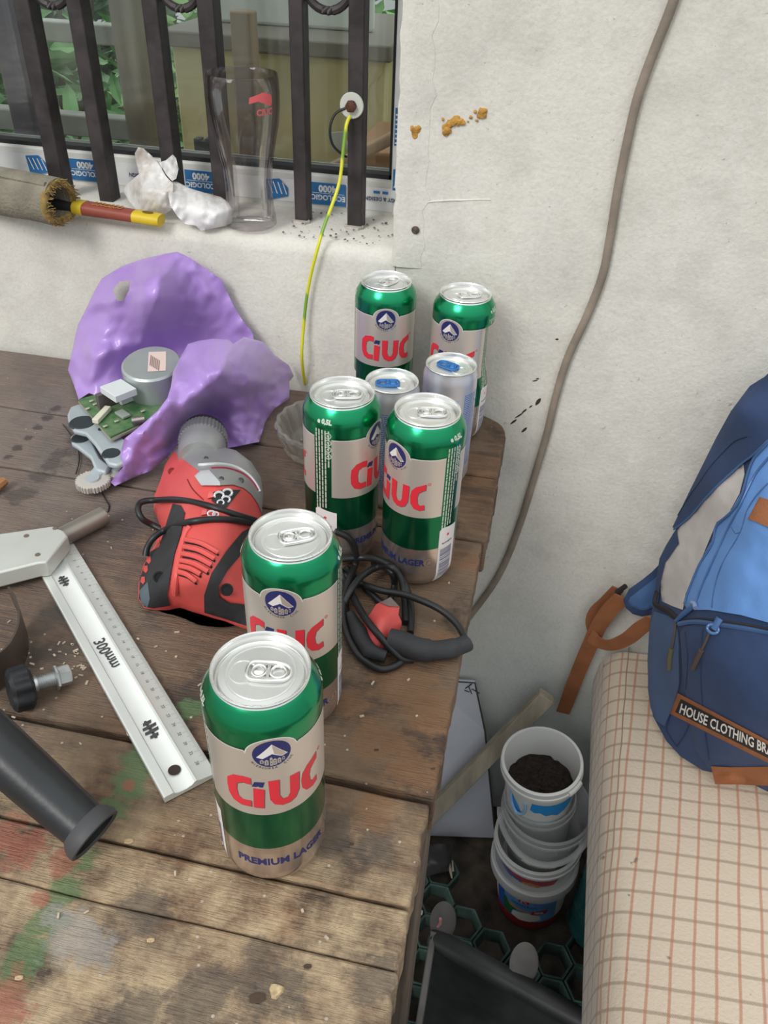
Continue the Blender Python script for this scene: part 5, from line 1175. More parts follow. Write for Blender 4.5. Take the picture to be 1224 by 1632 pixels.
for k in range(150):
    a = rnd.uniform(0, 6.283); R_ = .0228 + rnd.uniform(-.004, .004); p = r0 + Mq @ Vector((R_ * math.cos(a), R_ * .95 * math.sin(a), RL + .001)); d_ = (rd + Vector((rnd.uniform(-.9, .9), rnd.uniform(-.9, .9), rnd.uniform(-.9, .9))) * .8).normalized()
    e = p + d_ * rnd.uniform(.004, .008); p.z = max(p.z, SZ + .001); e.z = max(e.z, SZ + .001); mb.tube([p, e], [.0008, .0004], 4)
mk('frayed_edge', mb, mat('fringe_ochre', (0.38, 0.26, 0.085), 0.9, 0, 0.45, 120), rl, smooth=50, label='frayed ochre edge')['kind'] = 'stuff'
h0 = onz(100, 326, SZ + .014); h1 = onz(257, 351, SZ + .0085); hdv = (h1 - h0).normalized(); Mq = hdv.to_track_quat('Z', 'Y').to_matrix(); HL = (h1 - h0).length
bh = thing('brush_handle', 'red and yellow tool handle with a black neck sticking out of the canvas roll', 'tool handle', Vector((h0.lerp(h1, .6).x, h0.lerp(h1, .6).y, SZ)))
side = hdv.cross(Vector((0, 0, 1))).normalized(); upv = side.cross(hdv).normalized()
def seg(name, f0, f1, w0, w1, m_, par, n=18, th=.62, lab=None):
    rg = []
    for q in range(7):
        f_ = f0 + (f1 - f0) * q / 6; wd_ = w0 + (w1 - w0) * q / 6; c_ = h0 + hdv * (HL * f_)
        rg.append([c_ + side * wd_ * math.copysign(abs(math.cos(a)) ** .7, math.cos(a)) + upv * wd_ * th * math.copysign(abs(math.sin(a)) ** .7, math.sin(a)) for a in [2 * math.pi * k / n for k in range(n)]])
    return mk(name, MB().loft(rg), m_, par, smooth=50, label=lab)
HRED = mat('handle_red', (0.32, 0.075, 0.05), 0.5, 0, 0.2, 40); HYEL = mat('handle_yellow', (0.72, 0.52, 0.03), 0.45, 0, 0.15, 40)
seg('neck', -.25, .14, .0085, .0105, DGR, bh, lab='black neck'); seg('yellow_ring', .135, .235, .0116, .0120, HYEL, bh, lab='yellow ring')
mid = seg('grip', .23, .74, .0114, .0100, HRED, bh, lab='red grip'); seg('black_flank', .24, .735, .0100, .0088, DGR, bh, th=.2)
endp = seg('yellow_end', .735, 1.0, .0104, .0100, HYEL, bh, lab='yellow end with a hanging hole')
c_ = h0 + hdv * (HL * .87) + upv * .0066
mk('hanging_hole', MB().lathe([(0, 0), (.0042, 0), (.0052, .0004)], 20, c_, Matrix((side, hdv, upv)).transposed() @ Matrix.Diagonal((.7, 1.3, 1))), mat('hole_amber', (0.16, 0.10, 0.02), 0.8), endp)
mb = MB(); rnd = random.Random(3)   # worn gold lettering, no longer readable
for k in range(7):
    u = .34 + .043 * k; pc = h0 + hdv * (HL * u) + upv * .0074
    q = [pc + side * (.0052 * math.sin(a) * rnd.uniform(.7, 1.1)) - hdv * (.0026 * math.cos(a)) for a in [math.pi * (.25 + 1.5 * j / 9) for j in range(10)]]
    mb.tube(q, .0005, 4)
mk('gold_print', mb, mat('gold_print', (0.50, 0.26, 0.06), 0.5), mid)
# crumbs of mortar on the sill
mb = MB(); rnd = random.Random(21)
for k in range(60):
    x = rnd.uniform(-.30, -.17); y = rnd.uniform(.89, .985); mb.sphere((x, y, SZ + .002), rnd.uniform(.0006, .0020), 5, 4, (1, 1, .6), .6)
tag(mk('mortar_crumbs', mb, mat('crumb', (0.28, 0.25, 0.22), 0.95, 0, 0.6, 90), smooth=0), 'small grey mortar crumbs on the right end of the window sill', 'debris', kind='stuff')
# ================================================================== below the bench on the right
FZ0 = -T
# leaning white board and timber batten
wb = [ony(680, 1083, .868), ony(757, 1088, .868), ony(773, 1165, .857), Vector((0.066, 0.822, FZ0 + .004)), Vector((-0.125, 0.785, FZ0 + .004)), Vector((-.12, .868, -.44))]
nrm = (wb[1] - wb[3]).cross(wb[4] - wb[3]).normalized()
if nrm.y > 0: nrm = -nrm
mb = MB(); n_ = len(wb); mb.add(wb + [p - nrm * .006 for p in wb], [tuple(range(n_)), tuple(reversed(range(n_, 2 * n_)))] + [(i, (i + 1) % n_, n_ + (i + 1) % n_, n_ + i) for i in range(n_)])
wbd = thing('white_board', 'thin bluish white board leaning on the wall under the bench end', 'board', (0.0, .8, FZ0))
mk('sheet', mb, mat('board_white', (0.74, 0.77, 0.85), 0.6, 0, 0.12, 8, .06, 60), wbd, smooth=0)
mb = MB(); mb.tube([p + nrm * .0006 for p in (wb[0], wb[1], wb[2], wb[3])], .0014, 6); mk('dark_edge', mb, mat('edge_dark', (0.07, 0.065, 0.065), 0.8), wbd)
mb = MB(); 
for a_, b_ in (((742, 1097), (752, 1090)), ((740, 1100), (748, 1103)), ((747, 1094), (752, 1106)), ((752, 1098), (764, 1105))):
    p, q = ony(a_[0], a_[1], .8655), ony(b_[0], b_[1], .8655); mb.tube([p, q], .0009, 5)
mk('torn_corner', mb, MATS['edge_dark'], wbd)
s1 = ony(872, 1108, .846); s0_ = Vector((-0.090, 0.768, FZ0 + .010)); sd = (s1 - s0_).normalized()
up_ = Vector((0, -1, 0.25)); sx = sd.cross(up_).normalized(); sy = sx.cross(sd).normalized(); SL = (s1 - s0_).length
mb = MB(); mb.loft([[s0_ + sd * (SL * f_) + sx * (a * .0125 * (1 + .03 * math.sin(f_ * 20))) + sy * (b_ * .009) for a, b_ in ((-1, -1), (1, -1), (1, 1), (-1, 1))] for f_ in (0, .2, .4, .6, .8, 1)])
tag(mk('wooden_batten', mb, mat('batten_wood', (0.56, 0.49, 0.38), 0.85, 0, 0.40, 9, .4, 50, stretch=(4, 4, .6)), bevel=.0012), 'grey brown timber batten slanting against the white board below the bench', 'batten')

# stack of buckets
WPB = mat('bucket_white', (0.78, 0.79, 0.77), 0.35, 0, 0.05, 10)
def frame_at(c, lean): 
    return Vector(c), Vector((0, 0, 1)).rotation_difference(Vector((lean[0], lean[1], 1)).normalized()).to_matrix()
def shell(r0, r1, h, lip=.004, th=.0016): return [(0, .002), (r0 - .004, 0), (r0, .003), (r1, h - .016), (r1 + lip, h - .015), (r1 + lip, h - .011), (r1 + lip * .7, h - .010), (r1 + lip * .8, h - .001), (r1 + lip * .4, h), (r1 - th * .3, h), (r1 - th, h - .012), (r0 - th, .005), (0, .004)]
def decal(sh, c, Mq, r0, r1, h, th0, z0, eps=.0004):
    out = []
    for s, z in sh[0]:
        zz_ = z0 + z; R = r0 + (r1 - r0) * zz_ / (h - .016) + eps; a = th0 + s / R
        out.append(c + Mq @ Vector((R * math.sin(a), -R * math.cos(a), zz_)))
    return out, sh[1]
c1, M1 = frame_at((.131, .728, FZ0 + .005), (-.075, -.02)); H1 = .125
b1 = thing('labelled_bucket', 'bottom white bucket of the stack with a blue dairy label, on the floor', 'bucket', c1)
bo = mk('bucket_wall', MB().lathe(shell(.0510, .0590, H1, .0055), 56, c1, M1), WPB, b1, smooth=40)
D1 = lambda poly, th, z, m_, e=.0004, nm='label_print': mk(nm, MB().add(*decal(shape2d(poly, .006), c1, M1, .0510, .0590, H1, th, z, e)), m_, bo, smooth=60)
LBL = mat('label_skyblue', (0.17, 0.42, 0.78), 0.4, 0, 0.35, 22); LDB = mat('label_blue', (0.02, 0.13, 0.50), 0.4); LRD = mat('label_red', (0.52, 0.03, 0.05), 0.4); LGR = mat('label_green', (0.03, 0.20, 0.06), 0.5, 0, .5, 80); LWH = mat('label_cream', (0.80, 0.77, 0.68), 0.45); LOR = mat('label_orange', (0.70, 0.30, 0.08), 0.45)
DRED = mat('bucket_red', (0.28, 0.02, 0.025), 0.4)
D1([(-.052, .030), (.052, .030), (.052, .107), (-.052, .107)], -.18, 0, LBL); D1([(-.052, .030), (-.030, .030), (-.036, .107), (-.052, .107)], -.18, 0, LDB, .0006)
D1([(-.17, .002), (.17, .002), (.17, .030), (-.17, .030)], 0, 0, DRED, .0003)
D1([(-.018, .034), (-.006, .028), (.012, .030), (.028, .038), (.026, .052), (.006, .058), (-.016, .050)], -.18, 0, LWH, .0008)
D1([(-.034, .034), (-.020, .030), (-.018, .048), (-.010, .058), (-.022, .060), (-.028, .070), (-.032, .078), (-.036, .060)], -.18, 0, LGR, .0010)
D1([(-.030, .062), (.000, .060), (.030, .058), (.030, .062), (.000, .064), (-.030, .070)], -.18, 0, LOR, .0009)
D1([(.012, .056), (.036, .060), (.038, .072), (.014, .068)], -.18, 0, LRD, .0012)
D1([(-.008, .088), (.008, .088), (.008, .104), (-.008, .104)], -.18, 0, LRD, .0010)
mk('label_print', MB().add(*decal(([(-.0045, .090), (-.0022, .090), (-.0022, .102), (-.0045, .102), (-.0018, .096), (.0045, .090), (.0048, .0925), (.0005, .096), (.0048, .0995), (.0045, .102)], [(0, 1, 2, 3), (4, 5, 6, 7), (4, 7, 8, 9)]), c1, M1, .0510, .0590, H1, -.18, 0, .0014)), WPB, bo)
mk('label_print', MB().add(*decal(text2d('SMÂNTÂNĂ', .0075, .0002, hmax=.006), c1, M1, .0510, .0590, H1, -.18, .079, .0012)), LDB, bo)
mk('label_print', MB().add(*decal(text2d('20%', .0085, .0003, hmax=.006), c1, M1, .0510, .0590, H1, -.18 + .42, .064, .0016)), WPB, bo)
for x, z in ((-.024, .098), (-.016, .104), (-.028, .106), (-.021, .110)): D1([(x + .0045 * math.cos(k * .9), z + .0045 * math.sin(k * .9)) for k in range(7)], -.18, 0, mat('label_pale', (0.45, 0.66, 0.90), .4), .0008)
# its lid carries a red and blue printed rim
lidc = c1 + M1 @ Vector((0, 0, H1 + .0006))
ld = mk('lid', MB().lathe([(.0660, -.016), (.0668, -.014), (.0662, .0035), (.0640, .0058), (.0600, .0055), (.0585, .0005), (0, .0005)], 60, lidc, M1), WPB, b1, smooth=40, label='white snap lid')
# second white tub sitting in the rim
c2 = lidc + M1 @ Vector((0.002, 0, .0030)); c2, M2 = frame_at(c2, (-.09, -.02)); H2 = .058
b2 = thing('printed_tub', 'low white tub with a red and blue printed band, second in the bucket stack', 'tub', c2)
bo2 = mk('tub_wall', MB().lathe(shell(.0525, .0600, H2, .0050), 56, c2, M2), WPB, b2, smooth=40)
D2 = lambda poly, th, z, m_, e: mk('label_print', MB().add(*decal(shape2d(poly, .006), c2, M2, .0525, .0600, H2, th, z, e)), m_, bo2, smooth=60)
D2([(-.052, .010), (.040, .010), (.048, .028), (-.058, .032)], -.20, 0, LRD, .0005); D2([(-.060, .002), (-.010, .004), (.012, .010), (-.05, .022), (-.060, .034)], -.20, 0, LDB, .0008); D2([(-.014, .006), (.014, .005), (.012, .016), (0, .020), (-.012, .016)], -.10, 0, LOR, .0010)
mk('label_print', MB().add(*decal(text2d('SMÂNTÂNĂ', .0070, .0002, hmax=.006), c2, M2, .0525, .0600, H2, -.30, .008, .0014)), WPB, bo2)
# translucent container with its handle hanging down
CLR = mat('translucent_plastic', (0.78, 0.80, 0.80), 0.28, 0, trans=0.0, alpha=0.36, var=.15, scale=12)
c3_, M3 = frame_at(c2 + M2 @ Vector((.001, 0, .0120)), (-.03, -.02)); H3 = .126
b3 = thing('clear_container', 'translucent grey plastic container holding the upper buckets in the stack', 'container', c3_)
w3 = mk('container_wall', MB().lathe(shell(.0460, .0600, H3, .0045, .0012), 56, c3_, M3), CLR, b3, smooth=40)
for k in range(40): 
    a = 2 * math.pi * k / 40; 
    p = [c3_ + M3 @ Vector((r_ * math.sin(a), -r_ * math.cos(a), z)) for r_, z in ((.0604, H3 - .030), (.0612, H3 - .017))]
    mk('rim_rib', MB().tube(p, .0008, 5), CLR, w3) if k % 2 == 0 else None
mk('paper_label', MB().add(*decal(shape2d([(-.030, .0), (.022, -.004), (.024, .008), (-.024, .012)], .006), c3_, M3, .0460, .0600, H3, .05, .045, .0005)), LWH, w3)
mb = MB(); mb.add(*decal(shape2d([(.024, -.010), (.050, -.010), (.050, .020), (.024, .020)], .006), c3_, M3, .0460, .0600, H3, .05, .045, .0004)); mb.add(*decal(text2d('INGREDIENTE', .0042, .0001, hmax=.006), c3_, M3, .05, .06, H3, .02, .0495, .0009)); mk('label_print', mb, mat('label_grey', (0.16, 0.16, 0.15), .5), w3)
hp = [c3_ + M3 @ Vector((.0655 * math.sin(a), -.0655 * math.cos(a), H3 - .022 - .026 * math.cos(a * .9) ** 2 if abs(a) < 1.6 else H3 - .02)) for a in [(-1.5 + 3.0 * k / 20) for k in range(21)]]
mk('handle', MB().tube(hp, .0042, 8, flat=.45), CLR, b3, label='translucent strap handle')
# inner clear pot and the top white bucket full of soil
c4, M4 = frame_at(c3_ + M3 @ Vector((-.003, 0, .0085)), (-.10, -.02)); H4 = .142
b4 = thing('clear_pot', 'smaller clear plastic pot with green traces inside the translucent container', 'pot', c4)
w4 = mk('pot_wall', MB().lathe(shell(.0400, .0478, H4, .003, .0010), 48, c4, M4), CLR, b4, smooth=40)
mk('green_residue', MB().add(*decal(shape2d([(-.034, .010), (-.016, .002), (.004, .0), (-.004, .014), (-.030, .026)], .006), c4, M4, .040, .0478, H4, -.2, .03, -.0018)), mat('moss', (0.10, 0.20, 0.12), .8), w4)
c5, M5 = frame_at(c4 + M4 @ Vector((-.002, 0, H4 - .016)), (-.09, -.05)); H5 = .094
b5 = thing('soil_bucket', 'small white bucket of dark soil with a blue wavy label on top of the stack', 'bucket', c5)
w5 = mk('bucket_wall', MB().lathe(shell(.0440, .0510, H5, .0044), 56, c5, M5), WPB, b5, smooth=40)
D5 = lambda poly, th, z, m_, e=.0005: mk('label_print', MB().add(*decal(shape2d(poly, .005), c5, M5, .0440, .0510, H5, th, z, e)), m_, w5, smooth=60)
LCY = mat('label_azure', (0.03, 0.33, 0.82), .4)
D5([(-.018, .046), (-.012, .040), (-.004, .042), (.004, .034), (.012, .036), (.020, .030), (.030, .034), (.042, .044), (.046, .060), (-.016, .064)], .15, 0, LCY); D5([(-.024, .030), (-.020, .022), (-.012, .020), (-.008, .030), (-.011, .040), (-.014, .030), (-.018, .026), (-.022, .034), (-.022, .058), (-.026, .058)], -.35, 0, LCY)
D5([(-.03, .010), (.03, .006), (.034, .012), (-.03, .016)], .1, 0, mat('label_teal', (0.12, 0.45, 0.55), .4))
mk('rim_clip', MB().tube([c5 + M5 @ Vector((.0545 * math.sin(a), -.0545 * math.cos(a), H5 - .010)) for a in (.75, .9, 1.05, 1.2)], .0042, 8), WPB, b5)
mk('side_handle', MB().tube(spline([c5 + M5 @ Vector((.0500 * math.sin(a), -.0500 * math.cos(a), z)) for a, z in ((-.85, .060), (-.80, .040), (-.62, .026), (-.42, .030), (-.34, .046), (-.36, .058))], 4), .0022, 8), mat('handle_clear_blue', (0.35, 0.58, 0.85), .3), b5, label='pale blue bail handle')
rg = []
for i in range(12):
    r_ = .0005 + .0455 * i / 11; rg.append([c5 + M5 @ Vector((r_ * math.cos(a), r_ * math.sin(a), .040 + .010 * (1 - (r_ / .046) ** 2) + .006 * noise.noise(Vector((r_ * 90 * math.cos(a), r_ * 90 * math.sin(a), 3))) + .004 * noise.noise(Vector((r_ * 260 * math.cos(a), r_ * 260 * math.sin(a), 8))))) for a in [2 * math.pi * k / 48 for k in range(48)]])
mk('soil', MB().loft(rg, cap=False), mat('potting_soil', (0.040, 0.026, 0.021), 0.98, 0, 0.6, 200, 1.0, 220), b5, smooth=60, label='dark soil')
# blue-green bottle
BTG = mat('bottle_teal', (0.10, 0.42, 0.45), 0.12, 0, trans=0.75, ior=1.2)
bt = onz(946, 1440, FZ0 + .06); bt.z = FZ0 + .003
bt = Vector((.238, .700, FZ0 + .003))
btl = thing('water_bottle', 'large blue green plastic bottle on the floor between the buckets and the seat', 'bottle', bt)
def pet(a, z): return 1 + .012 * math.cos(5 * a) * (1 if z < .03 else 0)
mk('bottle_wall', MB().lathe([(0, .006), (.030, .0), (.044, .006), (.048, .020)] + [(.048 - .0016 * (k % 2), .030 + .008 * k) for k in range(22)] + [(.046, .208), (.036, .232), (.020, .256), (.0145, .268), (.0145, .280), (0, .280)], 48, bt, None, False, pet), BTG, btl, smooth=60)
mk('bottle_cap', MB().lathe([(.0158, .268), (.0160, .284), (0, .285)], 32, bt), LDB, btl)

# honeycomb grid of the floor
HEX = mat('grid_green', (0.105, 0.185, 0.155), 0.6, 0, 0.5, 26, .15, 90)
hx = thing('ground_grid', 'dark green plastic honeycomb ground grid half filled with soil', 'ground grid', (.1, .62, FZ0))
ss = .0300
for ci in range(-5, 8):
    for ri in range(-9, 4):
        cx = .078 + .0465 * ci; cy = .682 + .0525 * ri - (.0262 if ci % 2 else 0)
        if not (-.12 < cx < .32 and .30 < cy < .735): continue
        if (cx - .131) ** 2 + (cy - .728) ** 2 < .0035 ** 2 or math.hypot(cx - .131, cy - .728) < .075 or cy > .70 and cx < .05 and cx > -.0: continue
        zz_ = FZ0 + .003 + .004 * noise.noise(Vector((cx * 9, cy * 9, 0)))
        ring = lambda r_, z: [Vector((cx + r_ * math.cos(math.pi / 3 * k), cy + r_ * math.sin(math.pi / 3 * k), z)) for k in range(6)]
        mk('hex_cell', MB().loft([ring(.0292, zz_ - .006), ring(.0300, zz_ + .020), ring(.0262, zz_ + .020), ring(.0235, zz_ + .008), ring(.0225, zz_ - .006)], cap=False), HEX, hx, smooth=20, bevel=.0012, bseg=1)
# black plastic tub with tubular rim
TUB = mat('tub_black', (0.060, 0.063, 0.064), 0.42, 0, 0.5, 18, .12, 60)
TUBE = mat('tub_dusty', (0.26, 0.25, 0.235), 0.7, 0, 0.4, 20)
tb = thing('black_tub', 'black plastic tub with a thick tubular bar along its rim on the grid', 'tub', (.07, .50, FZ0))
u0 = onz(690, 1494, -.62); u1 = onz(905, 1614, -.62); ud = (u1 - u0).normalized(); un_ = Vector((ud.y, -ud.x, 0)).normalized()
un_ = Vector((0.0, -1.0, 0.0))
mk('rim_tube', MB().tube([u0 - ud * .004, u0, u0.lerp(u1, .5), u1, u1 + ud * .03], [.0120, .0140, .0146, .0146, .0146], 20), TUB, tb, smooth=50)
rg = []
for i in range(11):
    f_ = i / 10; back = u0 + (u1 - u0) * (f_ * 1.0)
    prof_ = [(0.004, -.004), (.006, -.05), (.012, -.10), (.030, -.150), (.070, -.172), (.130, -.178), (.190, -.168), (.225, -.12), (.245, -.05), (.252, -.005)]
    sag = .75 + .25 * math.sin(math.pi * min(1, max(0, f_)))
    rg.append([back + un_ * a + Vector((0, 0, z * sag)) for a, z in prof_] + [back + un_ * (a + (.004 if j > 3 else -.004)) + Vector((0, 0, z * sag - .004)) for j, (a, z) in reversed(list(enumerate(prof_)))])
mk('tub_shell', MB().loft(rg), TUB, tb, smooth=50)
q_ = [u0 + un_ * a + Vector((0, 0, z)) for a, z in ((-.002, .012), (.010, .006), (.05, -.010), (.11, -.02), (.18, -.015), (.25, .0))]
mk('side_edge', MB().tube(spline(q_, 4), .0046, 8), TUBE, tb, label='dusty grey edge')
for x, y, r_, z in ((706, 1468, .0175, -.600), (835, 1536, .0185, -.600)):
    p = onz(x, y, z); nn_ = (Vector((0.05, -.75, .55))).normalized(); Mq = nn_.to_track_quat('Z', 'Y').to_matrix() @ Matrix.Rotation(.0, 3, 'Z')
    mk('rim_lobe', MB().lathe([(0, .004), (r_ * .8, .003), (r_, 0), (r_ * .8, -.004), (0, -.004)], 28, p, Mq @ Matrix.Diagonal((1, 1.55, 1))), TUBE if x > 800 else mat('tub_grey', (0.12, 0.115, 0.11), .6), tb, label='oval grey lug')
p = onz(701, 1470, -.592); mk('pink_mark', MB().tube([p + Vector((-.002, 0, -.012)), p + Vector((.001, -.001, 0)), p + Vector((0, 0, .010))], .0022, 6), mat('pink', (0.60, 0.28, 0.28), .7), tb)
# dark sacking and rubbish by the wall
SACK = mat('dark_sheet', (0.09, 0.087, 0.09), 0.35, 0, 0.5, 20, .3, 40)
sf = tps([(660, 1352, 'z', FZ0 + .03), (715, 1345, 'z', FZ0 + .035), (722, 1395, 'z', FZ0 + .012), (660, 1400, 'z', FZ0 + .012), (690, 1370, 'z', FZ0 + .045)])
mb = MB(); relief(mb, P2(640, 1350, 680, 1346, 716, 1344, 720, 1365, 714, 1388, 690, 1394, 665, 1400, 640, 1402), sf, 7, thick=.003, wr=wrk(2, .006, 25)); tag(mk('black_film', mb, SACK, smooth=60), 'crumpled black plastic film on the floor under the white board', 'plastic film')
for nm, x, y, lab, col in (('paper_scrap', 662, 1454, 'white scrap of paper on the grid beside the bench leg', (0.75, 0.76, 0.74)),):
    p = onz(x, y, FZ0 + .026); mb = MB(); mb.tube([p + Vector((-.012, -.002, 0)), p + Vector((0, .002, .003)), p + Vector((.011, .001, .001))], [.003, .0048, .0036], 7, flat=.5); tag(mk(nm, mb, mat('scrap_white', col, .7)), lab, 'paper')
p = onz(717, 1384, FZ0 + .02)
mb = MB(); mb.tube([p + Vector((-.004, .010, .006)), p, p + Vector((.006, -.014, -.004))], [.0016, .0026, .0014], 6); mb.tube([p + Vector((.002, .012, .004)), p + Vector((.006, -.004, 0))], [.0012, .002], 6)
tag(mk('wood_splinter', mb, mat('splinter', (0.55, 0.48, 0.40), .8)), 'pale split wood splinter on the black film under the white board', 'splinter')

# ================================================================== the upholstered seat
M_, t, b = newmat('check_cloth'); v = objvec(t); tc = N(t, 'ShaderNodeTexCoord'); sep = N(t, 'ShaderNodeSeparateXYZ'); t.links.new(tc.outputs['Object'], sep.inputs[0])
nw = noi(t, v, 260, 3); nd = noi(t, v, 9, 4)
wx = mth(t, 'ADD', sep.outputs[0], mth(t, 'MULTIPLY', noi(t, v, 6, 2), .006)); wy = mth(t, 'ADD', sep.outputs[1], mth(t, 'MULTIPLY', noi(t, v, 5, 2), .006))
geo = N(t, 'ShaderNodeNewGeometry'); sn = N(t, 'ShaderNodeSeparateXYZ'); tcn = N(t, 'ShaderNodeTexCoord'); t.links.new(tcn.outputs['Normal'], sn.inputs[0])
def lines(src, per, wd_, off=0.0):
    f_ = mth(t, 'FRACT', mth(t, 'DIVIDE', mth(t, 'ADD', src, off + 10 * per), per)); d_ = mth(t, 'ABSOLUTE', mth(t, 'SUBTRACT', f_, .5))
    return ramp(t, d_, [(wd_ * .6, (1, 1, 1)), (wd_ * 1.2, (0, 0, 0))])
wsum = mth(t, 'SUBTRACT', mth(t, 'ADD', wx, mth(t, 'MULTIPLY', sep.outputs[2], 1.0)), mth(t, 'MULTIPLY', sep.outputs[1], 0.100))   # the warp goes on down the rolled edge
lr = lines(wsum, .0226, .075); lb = lines(mth(t, 'SUBTRACT', wy, mth(t, 'MULTIPLY', wx, 0.055)), .0244, .080)
twl = N(t, 'ShaderNodeTexWave'); twl.inputs['Scale'].default_value = 260; twl.bands_direction = 'DIAGONAL'; t.links.new(v, twl.inputs[0])
c = mixc(t, nd, (0.56, 0.455, 0.345), (0.68, 0.575, 0.455)); c = mixc(t, mth(t, 'MULTIPLY', nw, .28), c, (0.46, 0.39, 0.31))
c = mixc(t, mth(t, 'MULTIPLY', lb, mth(t, 'ADD', .25, mth(t, 'MULTIPLY', twl.outputs[0], .45))), c, (0.16, 0.105, 0.07))
c = mixc(t, mth(t, 'MULTIPLY', lr, mth(t, 'ADD', .35, mth(t, 'MULTIPLY', twl.outputs[0], .50))), c, (0.42, 0.125, 0.055))
c = mixc(t, mth(t, 'MULTIPLY', ramp(t, noi(t, v, 60, 2), [(0.72, (0, 0, 0)), (0.76, (1, 1, 1))]), .7), c, (0.12, 0.08, 0.06))
t.links.new(c, b.inputs['Base Color']); b.inputs['Roughness'].default_value = .95; b.inputs['Sheen Weight'].default_value = .3
bumpto(t, b, nw, .5, .002)
CHK = M_
CZ = -.352
th_ = math.radians(-0.8)
st_ = thing('upholstered_seat', 'checked beige cloth sofa seat with red and brown lines under the backpack', 'sofa', (.172, .55, CZ))
st_.rotation_euler.z = th_
def cush(x0, x1, y0, y1, z0, z1, nx, ny, r):
    mb = MB(); rg = []
    for j in range(ny + 1):
        y = y0 + (y1 - y0) * j / ny; ring = []
        edge = min(1, (y - y0) / .04, (y1 - y) / .012); e = math.sqrt(max(0, 1 - (1 - max(0, edge)) ** 2))
        pr2 = []
        for k in range(9): a = math.pi / 2 * k / 8; pr2.append((x0 + r - r * math.cos(a), z1 - r + r * math.sin(a)))
        for k in range(1, nx): x = x0 + r + (x1 - x0 - 2 * r) * k / nx; pr2.append((x, z1 + .008 * math.sin(math.pi * (x - x0) / (x1 - x0))))
        for k in range(9): a = math.pi / 2 * (1 - k / 8); pr2.append((x1 - r + r * math.cos(a), z1 - r + r * math.sin(a)))
        pr2 += [(x1 + .004, (z0 + z1) / 2), (x1 - .01, z0 + .005), (x1 - .03, z0), (x0 + .03, z0), (x0 + .010, z0 + .006), (x0 - .002, (z0 * .6 + z1 * .4))]
        zc = (z0 + z1) / 2
        rg.append([Vector((x, y, zc + (z - zc) * (0.55 + .45 * e) + .0025 * noise.noise(Vector((x * 8, y * 8, 1))))) for x, z in pr2])
    return mb.loft(rg)
o = mk('seat_cushion', cush(-.010, .62, -.62, .332, -.150, .004, 24, 60, .034), CHK, None, smooth=60)
base_loc = Vector(o.location); o.parent = st_; 
# seat geometry was given in the seat's own frame
me = o.data
for q in me.vertices: q.co = q.co + base_loc - Vector((0, 0, T))
o.location = (0, 0, 0)
def seatpart(name, mb, m_, **kw):
    o2 = mk(name, mb, m_, None, **kw); bl = Vector(o2.location); o2.parent = st_
    for q in o2.data.vertices: q.co = q.co + bl - Vector((0, 0, T))
    o2.location = (0, 0, 0); return o2
def seatz(x, y):
    z = .004 + .008 * math.sin(math.pi * max(0, x + .026) / .646) if x > .024 else .004 - .034 + math.sqrt(max(0, .034 ** 2 - (.024 - x) ** 2))
    return z + .0025 * noise.noise(Vector((x * 8, y * 8, 1)))
mb = MB(); sp_l = []
for k in range(61):
    y = -.60 + .925 * k / 60; x = .021 + (y - .317) * .0600 + .0004 * math.sin(k * 1.3); sp_l.append(Vector((max(x, -.006), y, seatz(max(x, -.006), y) + .0002)))
mb.tube(sp_l, .0008, 5); seatpart('edge_seam', mb, mat('seam_brown', (0.34, 0.22, 0.15), .9))
seatpart('frame_box', MB().bx(.145, .58, -.56, .30, -(T + CZ) + .001, -.150), mat('sofa_frame', (0.10, 0.075, 0.06), .8, 0, .3, 12), bevel=.004)
# ================================================================== backpack on the seat
NAVY = mat('pack_navy', (0.030, 0.056, 0.135), 0.9, 0, 0.22, 16, .25, 900, sheen=.04)
BLUE = mat('pack_blue', (0.125, 0.275, 0.60), 0.85, 0, 0.16, 12, .22, 900, sheen=.05)
MIDB = mat('pack_midblue', (0.055, 0.125, 0.28), 0.85, 0, 0.2, 14, .2, 900, sheen=.04)
LINE = mat('pack_lining', (0.52, 0.48, 0.46), 0.85, 0, 0.14, 14, .12, 300)
WEB = mat('webbing_brown', (0.33, 0.125, 0.050), 0.8, 0, 0.18, 40, .35, 700)
EDGE = mat('pack_binding', (0.022, 0.018, 0.020), 0.8)
PBLK = mat('patch_black', (0.018, 0.017, 0.018), 0.8, 0, .2, 60)
PWHT = mat('patch_white', (0.72, 0.71, 0.69), 0.7)
ZIPB = mat('zip_blue', (0.070, 0.150, 0.33), 0.35, 0.2)
SEAM = mat('pack_seam', (0.016, 0.030, 0.075), .9)
cA = lambda *a: crop(860, 560, 3.264, *a)
cB = lambda *a: crop(860, 900, 3.3626, *a)
cC = lambda *a: crop(1020, 940, 4.8, *a)
cD = lambda *a: crop(1080, 560, 4.8, *a)
